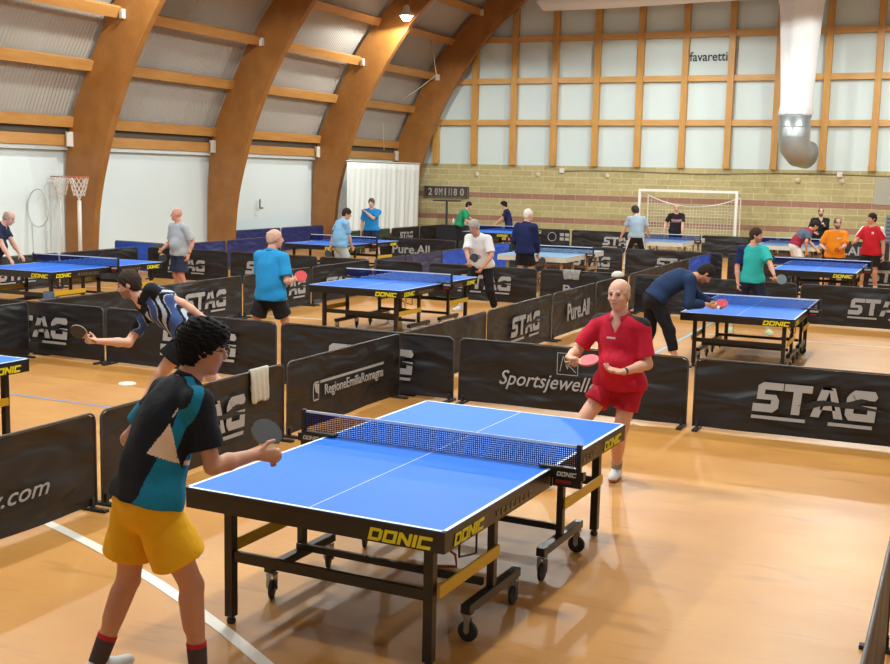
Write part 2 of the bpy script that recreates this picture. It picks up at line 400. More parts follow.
# curtain
def curtain():
    V = []; F = []; n = 150; m = 10; y0, y1 = 31.66, 36.85
    for i in range(n + 1):
        t = i / n; y = y0 + (y1 - y0) * t
        for j in range(m + 1):
            s = j / m; z = 2.72 - (2.72 - 0.38) * s
            a = 0.012 + 0.028 * s
            x = -17.84 + a * (math.sin(t * 34 + 2 * math.sin(t * 9)) * (0.15 + 0.85 * t) + 0.5 * math.sin(t * 91 + s * 2))
            V.append((x, y, z))
    for i in range(n):
        for j in range(m): F.append((i * (m + 1) + j, (i + 1) * (m + 1) + j, (i + 1) * (m + 1) + j + 1, i * (m + 1) + j + 1))
    mb = MB(); mb.add(V, F); o = mb.build('curtain', mat('curtain_white', (236, 242, 240), rough=0.8), smooth=True, recalc=False)
    md = o.modifiers.new('s', 'SOLIDIFY'); md.thickness = 0.008
    return o
cu_ = curtain(); tag(cu_, 'white pleated curtain hanging in the far left corner', 'curtain')
q = MB(); q.tube([(-17.84, 31.62, 2.76), (-17.84, 36.9, 2.76)], 0.02, 8); q.build('rod', m_brk, parent=cu_)

# goal
g = empty('football_goal', (-8.18, 36.4, 0)); tag(g, 'white framed small football goal with net against the block wall', 'goal')
wm = mat('goal_white', (236, 234, 228), rough=0.4)
for sx in (-1, 1):
    q = MB(); q.bar((sx * 1.54, 0, 0), (sx * 1.54, 0, 2.0), 0.08, 0.08); q.build('post', wm, parent=g)
    q = MB(); q.tube([(sx * 1.54, 0.04, 1.98), (sx * 1.5, 0.9, 1.88), (sx * 1.5, 1.0, 0.0)], 0.02, 6); q.build('back_stay', wm, parent=g)
q = MB(); q.bar((-1.58, 0, 2.04), (1.58, 0, 2.04), 0.08, 0.08); q.build('crossbar', wm, parent=g)
def netm(name, c, cell, th, ax=('X', 'Z')):
    m = bpy.data.materials.new(name); m.use_nodes = True; nt = m.node_tree; N = nt.nodes; L = nt.links
    b = N['Principled BSDF']; b.inputs['Base Color'].default_value = srgb(c); b.inputs['Roughness'].default_value = 0.8
    tc = N.new('ShaderNodeTexCoord'); sp = N.new('ShaderNodeSeparateXYZ'); L.new(tc.outputs['Object'], sp.inputs[0])
    outs = []
    for a in ax:
        d = N.new('ShaderNodeMath'); d.operation = 'DIVIDE'; d.inputs[1].default_value = cell; L.new(sp.outputs[a], d.inputs[0])
        f = N.new('ShaderNodeMath'); f.operation = 'FRACT'; L.new(d.outputs[0], f.inputs[0])
        l = N.new('ShaderNodeMath'); l.operation = 'LESS_THAN'; l.inputs[1].default_value = th; L.new(f.outputs[0], l.inputs[0]); outs.append(l)
    mx = N.new('ShaderNodeMath'); mx.operation = 'MAXIMUM'; L.new(outs[0].outputs[0], mx.inputs[0]); L.new(outs[1].outputs[0], mx.inputs[1])
    L.new(mx.outputs[0], b.inputs['Alpha'])
    return m
gn = netm('goal_net', (214, 208, 190), 0.1, 0.14)
V = []; F = []
for i in range(25):
    t = -1 + 2 * i / 24
    for j in range(9):
        s = j / 8; sag = 0.34 * (1 - t * t) * (1 - s)
        V.append((t * 1.48, 0.92 + 0.06 * math.sin(i) * (1 - s), (1.86 - sag) * (1 - s)))
for i in range(24):
    for j in range(8): F.append((i * 9 + j, (i + 1) * 9 + j, (i + 1) * 9 + j + 1, i * 9 + j + 1))
q = MB(); q.add(V, F); q.build('net', gn, parent=g, smooth=True, recalc=False)
q = MB(); q.tube([(-1.5 + 3.0 * i / 24, 0.91, 1.87 - 0.34 * (1 - (-1 + 2 * i / 24) ** 2)) for i in range(25)], 0.02, 6); q.build('net_rope', wm, parent=g)

# basketball hoops on stands by the left wall
hoop_o = mat('hoop_orange', (206, 96, 74), rough=0.5); white_st = mat('stand_white', (222, 214, 206), rough=0.45)
def hoop(x, y, zr, r, label, col, far):
    h = empty('basketball_hoop', (x, y, 0)); tag(h, label, 'basketball hoop', 'small basketball hoops by the left wall')
    zf = zr - 0.52
    q = MB(); q.tube([(0, 0, 0.03), (0, 0, zf)], 0.045 if not far else 0.02, 10); q.build('pole', white_st, parent=h, smooth=True)
    q = MB(); q.lathe([(0.0, 0.05), (0.25, 0.05), (0.28, 0.0), (0, 0)], 18); q.build('base', white_st, parent=h)
    q = MB()
    for sx in (-1, 1): q.tube([(0, 0, zf), (sx * r * 0.95, 0, zr)], 0.016 if not far else 0.01, 8)
    q.build('fork', white_st, parent=h)
    q = MB(); q.tube([(r * math.cos(a), r * math.sin(a), zr) for a in [2 * PI * k / 24 for k in range(24)]], 0.015, 6, closed=True)
    q.build('rim', col, parent=h, smooth=True)
    q = MB()
    for k in range(12):
        for s in (1, -1):
            pts = []
            for j in range(7):
                t = j / 6; a = 2 * PI * k / 12 + s * t * 1.3; rr = r * (1 - 0.45 * t); pts.append((rr * math.cos(a), rr * math.sin(a), zr - 0.42 * t))
            q.tube(pts, 0.006, 4)
    q.build('net', white_st, parent=h)
hoop(-18.22, 20.15, 2.17, 0.215, 'white pole basketball hoop with orange rim in front of the first arch', hoop_o, False)
hoop(-18.90, 20.3, 2.17, 0.21, 'slim second basketball hoop left of the thicker white one', mat('hoop_grey', (150, 122, 116), rough=0.5), True)
h = empty('hoop_rack', (-18.9, 19.6, 0)); tag(h, 'pale oval metal hoop on thin legs against the white wall', 'rack')
gm = mat('pale_metal', (196, 206, 208), rough=0.4)
q = MB(); q.tube([(0.31 * math.cos(a), 0, 1.47 + 0.42 * math.sin(a)) for a in [2 * PI * k / 28 for k in range(28)]], 0.016, 6, closed=True); q.build('ring', gm, parent=h, smooth=True)
for sx in (-1, 1):
    q = MB(); q.tube([(sx * 0.2, 0, 1.15), (sx * 0.16, 0, 0)], 0.014, 6); q.build('leg', gm, parent=h)
# small white lever on the white wall
q = MB(); q.box((-19.1, 28.7, 1.42), (0.02, 0.05, 0.28)); q.box((-19.09, 28.76, 1.3), (0.03, 0.16, 0.05)); tag(q.build('wall_fitting', mat('handle_grey', (96, 104, 106), rough=0.5)), 'small dark L-shaped handle on the white wall sheet', 'fitting')

# fabric duct with metal elbow
d = empty('air_duct', (-5.0, 36.1, 0)); tag(d, 'white fabric air duct dropping to a galvanised metal elbow', 'air duct')
DX, DY = 0, 0
def pr_(m_): return m_
fab = mat('duct_fabric', (238, 240, 244), rough=0.8, bump=0.3, bscale=3)
q = MB(); V = []; F = []; n = 40; zs = [4.38, 4.42, 4.7, 5.15, 5.7, 6.3, 7.0, 7.6, 7.95]
rs = [.46, .50, .46, .47, .50, .53, .57, .62, .70]
for j, (z, r) in enumerate(zip(zs, rs)):
    for k in range(n):
        a = 2 * PI * k / n; rr = r * (1 + 0.035 * math.sin(a * 7 + j * 0.25) + 0.02 * math.sin(a * 13))
        V.append((rr * math.cos(a), rr * math.sin(a), z))
for j in range(len(zs) - 1):
    for k in range(n): F.append((j * n + k, j * n + (k + 1) % n, (j + 1) * n + (k + 1) % n, (j + 1) * n + k))
q.add(V, F); q.build('fabric_drop', fab, parent=d, smooth=True)
q = MB(); q.tube([(-8.3, 0, 8.16), (-8.1, 0, 8.14), (-6, 0, 8.2), (-3, 0, 8.26), (0, 0, 8.34), (1.2, 0, 8.4), (1.3, 0, 8.4)], [.2, .42, .48, .48, .5, .48, .1], 24); q.build('fabric_main', fab, parent=d, smooth=True)
galv = bpy.data.materials.new('galvanised'); galv.use_nodes = True
_b = galv.node_tree.nodes['Principled BSDF']; _b.inputs['Base Color'].default_value = srgb((182, 190, 192)); _b.inputs['Metallic'].default_value = 0.75; _b.inputs['Roughness'].default_value = 0.38
q = MB(); pts = [(0, 0, 4.4), (0, 0, 3.72), (0.04, 0.05, 3.46), (0.16, 0.2, 3.28), (0.38, 0.48, 3.22)]
q.tube(pts, [.47, .47, .46, .44, .42], 32)
for z in (4.35, 4.04, 3.74): q.lathe([(.47, -.015), (.49, 0), (.47, .015)], 32, (0, 0, z))
q.build('metal_elbow', galv, parent=d, smooth=True)

# floor markings
def strip(pts, w, name, m, label):
    mb = MB(); V = []; F = []
    for i, p in enumerate(pts):
        a = Vector(pts[max(i - 1, 0)]); b = Vector(pts[min(i + 1, len(pts) - 1)]); t = (b - a).normalized(); n = Vector((-t.y, t.x))
        V += [(p[0] + n.x * w / 2, p[1] + n.y * w / 2, 0.003), (p[0] - n.x * w / 2, p[1] - n.y * w / 2, 0.003)]
    for i in range(len(pts) - 1): F.append((2 * i, 2 * i + 1, 2 * i + 3, 2 * i + 2))
    mb.add(V, F); o = mb.build(name, m); tag(o, label, 'floor line'); return o
wl = mat('line_white', (232, 226, 214), rough=0.35); bl = mat('line_blue', (132, 158, 196), rough=0.35)
cx, cy, R = -9.68, -6.1, 12.571
strip([(cx + R * math.cos(a), cy + R * math.sin(a)) for a in [math.radians(20 + i * 2.0) for i in range(56)]], 0.075, 'floor_line', wl, 'curved white court line passing under the near blue table')
strip([(-18.9, 9.03), (-5.6, 8.98)], 0.045, 'floor_line', bl, 'pale blue straight line behind the barriers at left')
strip([(-3.86, 11.5), (-3.86, 27)], 0.05, 'floor_line', mat('line_sky', (140, 188, 222), rough=0.35), 'light blue line beside the table of the person in the navy sweater')
strip([(-3.8, 18.02), (10, 18.35)], 0.05, 'floor_line', wl, 'straight white line behind the right-hand table')
strip([(-11.0, 15.9), (-10.3, 16.12), (-9.5, 16.2)], 0.08, 'floor_line', wl, 'short white floor line by the person in the bright blue polo')
strip([(-17.5, 17.6), (-16, 18.1), (-14, 18.2), (-12, 17.9)], 0.06, 'floor_line', wl, 'white floor line behind the left-hand table')
q = MB(); q.lathe([(0, 0.012), (0.09, 0.012), (0.1, 0.004), (0.1, 0), (0, 0)], 28, (-8.48, 10.08, 0.001)); tag(q.build('marker_disc', mat('disc_white', (238, 232, 220), rough=0.5), smooth=False), 'flat white round marker lying on the floor at left', 'marker')

# ------------------------------------------------------------------ lamps
lamp_g = mat('lamp_glass', (255, 250, 240), emit=40.0)
lamp_m = mat('lamp_shell', (208, 208, 204), rough=0.35)
LAMPS = []
for y in (3.2, 8.0, 14.4, 20.1, 28.2):
    for x in (-15.3, -8.6, -2.2, 4.6):  # right-hand lamps are added out of view for ambient light
        LAMPS.append((x, y, 7.25))
LAMPS = [l for l in LAMPS if not (l[0] < -15 and l[1] > 25)] + [(-5.6, 8.0, 7.25), (-15.62, 31.2, 7.01), (-8.6, 33.3, 7.74), (-2.4, 33.3, 7.74), (4.2, 33.3, 7.74)]  # farthest row is added above the frame to brighten the gable
def lamp(x, y, z):
    e = empty('pendant_lamp', (x, y, z))
    tag(e, 'glowing round pendant lamp hanging near the third arch' if y == 31.2 else 'round pendant lamp above the picture, far and right rows added for light', 'lamp', None if y == 31.2 else 'pendant lamps above the courts')
    q = MB(); q.lathe([(0.02, 0.34), (0.09, 0.3), (0.11, 0.14), (0.21, 0.03), (0.22, -0.0), (0.20, 0.03), (0.1, 0.12), (0.0, 0.12)], 24); q.build('shade', lamp_m, parent=e, smooth=True)
    q = MB(); q.lathe([(0.0, -0.14), (0.09, -0.12), (0.15, -0.05), (0.16, 0.04), (0.1, 0.1)], 20); q.build('bulb', lamp_g, parent=e, smooth=True)
    top = roofz(x, FO) - z
    q = MB(); q.tube([(0, 0, 0.3), (0, 0, top)], 0.006, 5); q.build('wire', mat('wire', (70, 62, 54)), parent=e)
    L_ = bpy.data.lights.new('lamp_light', 'SPOT'); L_.energy = LAMP_W; L_.spot_size = math.radians(174); L_.spot_blend = 0.12; L_.shadow_soft_size = 0.13; L_.color = LAMP_C
    o = bpy.data.objects.new('lamp_light', L_); COL.objects.link(o); o.location = (x, y, z - 0.17)
    L_.spot_size = math.radians(170 if y > 33 else 174)
    L_.energy *= (.38 if y < 5 else (1.2 if -9 < x < 0 else .6) if y < 10 else .82 if y > 33 or y < 15 else 1.0) * (.55 if x > 3 else 1.0) * (1.7 if y == 28.2 else 1.0)
LAMP_W = 560; LAMP_C = (0.94, 1.0, 0.97)
for l in LAMPS: lamp(*l)
wd = bpy.data.worlds.new('world'); S.world = wd; wd.use_nodes = True
wd.node_tree.nodes['Background'].inputs[0].default_value = (0.8, 0.85, 1, 1); wd.node_tree.nodes['Background'].inputs[1].default_value = 0.3
# ================================================================== blocky logo letters (unit height 1, list of polygons)
def sh(polys, k=0.0): return [[(x + k * y, y) for x, y in p] for p in polys]
GLY = {
 'D': ([[(0, 0), (.24, 0), (.24, 1), (0, 1)], [(.24, 0), (.82, 0), (.82, .24), (.24, .24)], [(.24, .76), (.82, .76), (.82, 1), (.24, 1)], [(.76, .0), (1, .12), (1, .88), (.76, 1)]], 1.0),
 'O': ([[(0, 0), (.24, 0), (.24, 1), (0, 1)], [(.24, 0), (.76, 0), (.76, .24), (.24, .24)], [(.24, .76), (.76, .76), (.76, 1), (.24, 1)], [(.76, 0), (1, 0), (1, 1), (.76, 1)]], 1.0),
 'N': ([[(0, 0), (.24, 0), (.24, 1), (0, 1)], [(.24, 1), (.24, .62), (.76, 0), (.76, .38)], [(.76, 0), (1, 0), (1, 1), (.76, 1)]], 1.0),
 'I': ([[(0, 0), (.26, 0), (.26, 1), (0, 1)]], .26),
 'C': ([[(0, 0), (.24, 0), (.24, 1), (0, 1)], [(.24, 0), (1, 0), (1, .26), (.24, .26)], [(.24, .74), (1, .74), (1, 1), (.24, 1)]], 1.0),
 'S': ([[(0, 0), (.78, 0), (.98, .16), (.98, .27), (0, .27)], [(.68, .27), (.98, .27), (.98, .42), (.84, .6), (.68, .6)], [(.12, .42), (.68, .42), (.68, .6), (.12, .6)], [(.12, .6), (.4, .6), (.4, .76), (.12, .76)], [(.12, .76), (1.08, .76), (1.08, 1), (.3, 1), (.12, .88)]], 1.08),
 'T': ([[(0, .76), (1.05, .76), (1.05, 1), (0, 1)], [(.36, 0), (.68, 0), (.68, .76), (.36, .76)]], 1.05),
 'A': ([[(0, 0), (.32, 0), (.62, 1), (.3, 1)], [(.62, 1), (.3, 1), (.3, .92), (.72, .92)], [(.55, 1), (.78, 1), (1.2, 0), (.86, 0)], [(.3, .26), (.9, .26), (.82, .44), (.36, .44)]], 1.2),
 'G': ([[(.16, 0), (1.1, 0), (1.1, .24), (.3, .24), (.3, .76), (.12, .9), (0, .74), (0, .18)], [(.12, .9), (.3, .7), (1.02, .7), (1.1, .82), (.98, 1), (.26, 1)], [(.8, .24), (1.1, .24), (1.1, .52), (.8, .52)], [(.56, .4), (.8, .4), (.8, .52), (.56, .52)]], 1.1),
}
def logo_mb(word, gap, width, height, M, shear=0.15, th=0.003, extra=()):
    x = 0; P = []
    for ch in word:
        g, w = GLY[ch]; P += [[(px + x, py) for px, py in p] for p in g]; x += w + gap
    x -= gap; P += list(extra)
    P = sh(P, shear); W_ = x + shear
    mb = MB()
    for p in P:
        q = [((px / W_ - .5) * width, (py - .5) * height) for px, py in p]
        n = len(q); vs = [M @ Vector((a, b, z)) for z in (0, th) for a, b in q]
        fs = [tuple(range(n)), tuple(range(2 * n - 1, n - 1, -1))] + [(i, (i + 1) % n, n + (i + 1) % n, n + i) for i in range(n)]
        mb.add(vs, fs)
    return mb
YEL = mat('logo_yellow', (228, 214, 30), rough=0.45)
LOGO_GREY = mat('logo_grey', (166, 166, 168), rough=0.6)
CAT = mat('print_black', (34, 34, 36), rough=0.6)

# ================================================================== table tennis table
BLK = mat('table_black', (32, 28, 26), rough=0.35)
TOPB = mat('table_blue', (18, 112, 232), rough=0.5, spec=0.28, noise=0.02, nscale=2)
LINE = mat('table_line', (226, 236, 240), rough=0.4)
RUB = mat('rubber', (38, 38, 40), rough=0.6); STL = mat('steel', (170, 172, 176), rough=0.3, metal=0.8)
YBR = mat('brace_yellow', (206, 166, 30), rough=0.45)
NETM = netm('net_mesh', (14, 26, 84), 0.0125, 0.42)
NETM.node_tree.nodes['Principled BSDF'].inputs['Specular IOR Level'].default_value = 0.05
TAPE = mat('net_tape', (214, 222, 232), rough=0.7)
HL, HW = 1.37, 0.7625
def table(x, y, rz, label, style='blue', group=None):
    t = empty('table_tennis_table', (x, y, 0), rz); tag(t, label, 'table tennis table', group)
    top = {'blue': TOPB, 'light': mat('table_light_blue', (122, 172, 212), rough=0.35), 'mid': mat('table_blue_grey', (66, 118, 176), rough=0.35)}[style]
    frm = {'blue': BLK, 'light': mat('frame_cream', (206, 204, 192), rough=0.5), 'mid': mat('frame_cream', (206, 204, 192), rough=0.5)}[style]
    legm = BLK if style == 'blue' else mat('leg_beige', (168, 146, 116), rough=0.5)
    for s in (-1, 1):
        q = MB(); q.box((0, s * (HL / 2 + .001), .7465), (2 * HW, HL - .004, .017), mi=1); q.box((0, s * (HL / 2 + .001), .7575), (2 * HW - .002, HL - .006, .005)); tp = q.build('tabletop', [top, frm], parent=t)
        q = MB()
        q.box((0, s * (HL - .01), .7605), (2 * HW, .02, .0012))
        for sx in (-1, 1): q.box((sx * (HW - .01), s * HL / 2, .7605), (.02, HL - .004, .0012))
        q.box((0, s * (HL - .02) / 2, .7605), (.004, HL - .03, .0012))
        q.build('white_line', LINE, parent=tp)
        q = MB(); fw = 0.025
        for sx in (-1, 1): q.box((sx * (HW - fw / 2 - .002), s * HL / 2, .694), (fw, HL - .03, .088))
        q.box((0, s * (HL - fw / 2 - .002), .694), (2 * HW - .004, fw, .088)); q.box((0, s * .05, .71), (2 * HW - .06, .03, .05))
        q.box((0, s * .7, .72), (2 * HW - .06, .03, .034))
        q.build('apron_frame', frm, parent=t, bevel=0.003)
        for sx in (-1, 1):
            lx = sx * .5975 + .02
            q = MB(); q.box((lx, s * 1.225, .35), (.052, .052, .62)); lg = q.build('leg', legm, parent=t, bevel=0.004)
            q = MB(); q.lathe([(0, .0), (.022, .0), (.026, .012), (.022, .028), (.012, .03), (.012, .045)], 14, (lx, s * 1.225, 0)); q.build('levelling_foot', RUB, parent=lg, smooth=True)
            q = MB(); q.box((lx + sx * .015, s * .52, .43), (.042, .05, .50)); q.build('upright', legm, parent=t, bevel=0.004)
            q = MB(); q.bar((lx + sx * .045, s * 1.215, .40), (lx + sx * .045, s * .50, .405), .012, .068); q.build('brace', YBR if style == 'blue' else legm, parent=t, bevel=0.002)
            ya, yb = s * .22, s * .82
            q = MB(); q.box((lx + sx * .02, (ya + yb) / 2, .185), (.055, abs(yb - ya) + .08, .05)); bm_ = q.build('wheel_beam', legm, parent=t, bevel=0.004)
            for yy in (ya, yb):
                big = (sx > 0 and yy == yb)
                rot = Matrix.Rotation(PI / 2, 3, 'Y') if not big else Matrix.Rotation(PI / 2, 3, 'X')
                rot = rot if not (sx < 0) else Matrix.Rotation(0.35, 3, 'Z') @ Matrix.Rotation(PI / 2, 3, 'Y')
                c = Vector((lx + sx * .02, yy, .055))
                q = MB(); q.lathe([(.0, -.013), (.03, -.013), (.045, -.012), (.055, -.009), (.055, .009), (.045, .012), (.03, .013), (0, .013)], 22, c, axis=rot)
                q.build('wheel', RUB, parent=bm_, smooth=False)
                q = MB(); ax = rot @ Vector((0, 0, 1))
                for e in (-1, 1): q.bar(c + ax * e * .019, c + ax * e * .019 + Vector((0, 0, .085)), .006, .03)
                q.box(c + Vector((0, 0, .09)), (.05, .05, .012)); q.tube([c + Vector((0, 0, .09)), c + Vector((0, 0, .12))], .012, 8)
                q.tube([c - ax * .024, c + ax * .024], .01, 8)
                q.build('fork', STL if style == 'blue' else legm, parent=bm_)
        q = MB(); q.bar((-.6, s * 1.225, .378), (.6, s * 1.225, .378), .028, .058); q.build('cross_bar', legm, parent=t, bevel=0.003)
        q = MB(); q.bar((-.6, s * .56, .235), (.6, s * .56, .235), .03, .04); q.bar((-.6, s * .5, .62), (.6, s * .5, .62), .025, .03); q.build('under_bar', legm, parent=t, bevel=0.003)
        if style == 'blue':
            # lettering on the end and on both sides
            M = face_M((.525, s * (HL + .0005), .692) if s < 0 else (-.525, s * (HL + .0005), .692), (1, 0, 0) if s < 0 else (-1, 0, 0))
            logo_mb('DONIC', .12, .355, .062, M, .22).build('lettering', YEL, parent=t)
            for sx in (-1, 1):
                M = face_M((sx * (HW + .0005), s * 1.10, .692), (0, sx, 0)); logo_mb('DONIC', .12, .34, .058, M, .22).build('lettering', YEL, parent=t)
                q = MB(); M = face_M((sx * (HW + .0005), s * .53, .69), (0, sx, 0))
                for k in range(8):
                    a = -.24 + k * .062
                    for (u0, v0, u1, v1) in (((0, 0, .03, .007), (0, .03, .03, .037), (0, 0, .008, .037)) if k % 2 else ((0, 0, .008, .037), (.022, 0, .03, .037), (0, .015, .03, .022))):
                        q.add([M @ Vector((a + uu, vv - .018, zz)) for zz in (0, .002) for uu, vv in ((u0, v0), (u1, v0), (u1, v1), (u0, v1))], [(0, 1, 2, 3), (7, 6, 5, 4), (0, 4, 5, 1), (1, 5, 6, 2), (2, 6, 7, 3), (3, 7, 4, 0)])
                q.add([M @ Vector((uu, vv, .0012)) for uu, vv in ((-.26, -.0195), (.25, -.0195), (.25, -.0172), (-.26, -.0172))], [(0, 1, 2, 3)]); q.build('model_lettering', mat('letter_bronze', (150, 128, 80), rough=0.5), parent=t)
    # safety loops under the corner (red cord and wire handle)
    q = MB(); q.tube([(.66, -1.2, .64), (.69, -1.1, .56), (.66, -1.02, .47), (.55, -1.08, .47), (.6, -1.2, .5)], .007, 6); q.build('cord', mat('cord_red', (130, 44, 34), rough=0.6), parent=t)
    q = MB(); q.tube([(.72, -1.12, .65), (.72, -1.12, .56), (.72, -.92, .52), (.72, -.92, .65)], .006, 6); q.build('release_handle', RUB, parent=t)
    # net set
    q = MB(); q.add([(-.91, 0, .768), (.91, 0, .768), (.91, 0, .899), (-.91, 0, .899)], [(0, 1, 2, 3)]); q.build('net', NETM, parent=t, recalc=False)
    q = MB(); q.bar((-.915, 0, .905), (.915, 0, .905), .008, .014); q.bar((-.9, 0, .766), (.9, 0, .766), .004, .006, mi=1); q.build('net_tape', [TAPE, mat('net_cord', (40, 50, 90))], parent=t)
    for sx in (-1, 1):
        q = MB(); q.box((sx * .925, 0, .835), (.028, .03, .165)); q.box((sx * .86, 0, .74), (.20, .045, .052)); q.box((sx * .80, 0, .772), (.22, .05, .016)); q.box((sx * .86, 0, .69), (.17, .03, .05))
        ps = q.build('net_post', BLK, parent=t, bevel=0.003)
        for s in (-1, 1):
            q = logo_mb('DONIC', .12, .12, .026, face_M((sx * .86, s * .0228, .742), (-s, 0, 0)), .22); q.build('lettering', mat('letter_pale', (206, 204, 200), rough=0.5), parent=ps)
            q = MB(); q.box((sx * .84, s * .018, .695), (.09, .006, .018)); q.build('label', mat('label_red', (140, 34, 30), rough=0.5), parent=ps)
    return t
table(-2.829, 6.11, -.0355, 'large blue table in the foreground beside the player in yellow shorts')
table(-8.07, 6.05, -.01, 'blue table cut off at the left edge of the picture')
table(-8.013, 15.851, -.0097, 'blue table in the middle, in front of the person in a white T-shirt')
table(-2.61, 15.95, .01, 'blue table at right with the person in a navy sweater bending over it').scale = (.94, .94, .94)
table(-2.60, 23.72, .008, 'blue table at right in front of the people in orange and red')
table(-13.76, 15.085, 0, 'blue table at the left picture edge near the person in the grey T-shirt')
table(-13.55, 23.9, -.03, 'blue table behind the two people in blue, left of the white curtain')
table(-8.274, 23.876, .0088, 'light blue table with cream frame beside the person in a navy jacket', 'light')
table(-12.75, 32.2, 0, 'blue table far away between the people in green and navy')
table(-7.55, 31.3, 0, 'blue-grey table with pale frame in front of the goal', 'mid')
table(-4.3, 31.95, 0, 'pale framed table behind the person in orange', 'mid')

# ================================================================== court barriers
def cloth_mat(name, c, rough=0.5):
    if name in MATS: return MATS[name]
    m = bpy.data.materials.new(name); m.use_nodes = True; nt = m.node_tree; N = nt.nodes; L = nt.links; b = N['Principled BSDF']
    b.inputs['Base Color'].default_value = srgb(c); b.inputs['Roughness'].default_value = rough; b.inputs['Specular IOR Level'].default_value = 0.45
    tc = N.new('ShaderNodeTexCoord'); oi = N.new('ShaderNodeObjectInfo')
    add = N.new('ShaderNodeVectorMath'); add.operation = 'ADD'; L.new(tc.outputs['Object'], add.inputs[0])
    scl = N.new('ShaderNodeVectorMath'); scl.operation = 'SCALE'; scl.inputs[0].default_value = (17, 9, 23); L.new(oi.outputs['Random'], scl.inputs['Scale']); L.new(scl.outputs[0], add.inputs[1])
    mp = N.new('ShaderNodeMapping'); mp.inputs['Scale'].default_value = (1.1, 1, 3.0); mp.inputs['Rotation'].default_value = (0, 0.7, 0); L.new(add.outputs[0], mp.inputs[0])
    n = N.new('ShaderNodeTexNoise'); n.inputs['Scale'].default_value = 1.5; n.inputs['Detail'].default_value = 1.5; n.inputs['Distortion'].default_value = 0.5; L.new(mp.outputs[0], n.inputs['Vector'])
    bp = N.new('ShaderNodeBump'); bp.inputs['Strength'].default_value = 0.85; bp.inputs['Distance'].default_value = 0.10
    L.new(n.outputs['Fac'], bp.inputs['Height']); L.new(bp.outputs[0], b.inputs['Normal'])
    MATS[name] = m; return m
CL = {'black': cloth_mat('cloth_black', (30, 30, 33)), 'brown': cloth_mat('cloth_floor_tint', (36, 32, 31)), 'navy': cloth_mat('cloth_navy', (34, 44, 104)), 'blue': cloth_mat('cloth_blue', (34, 84, 200)),  # the warmer dark cloth has the floor's reflection mixed into its colour
      'purple': cloth_mat('cloth_purple', (58, 58, 96)), 'green': cloth_mat('cloth_green', (40, 62, 52))}
TUBE = mat('tube_grey', (70, 70, 73), rough=0.4)
def star_extra():
    return [[(0.0, -.22), (2.3, -.22), (2.3, -.12), (0.0, -.12)], [(3.25, -.22), (4.72, -.22), (4.72, -.12), (3.25, -.12)]]
HOUND = [(0, .30), (.35, .36), (.6, .50), (.95, .56), (1.5, .52), (1.9, .60), (2.25, .72), (2.5, .70), (2.42, .60), (2.15, .52), (2.5, .46), (3.0, .40), (3.35, .30), (2.9, .34), (2.3, .38), (1.8, .36), (1.2, .40), (.8, .34), (.5, .22), (.1, .16), (.45, .30)]
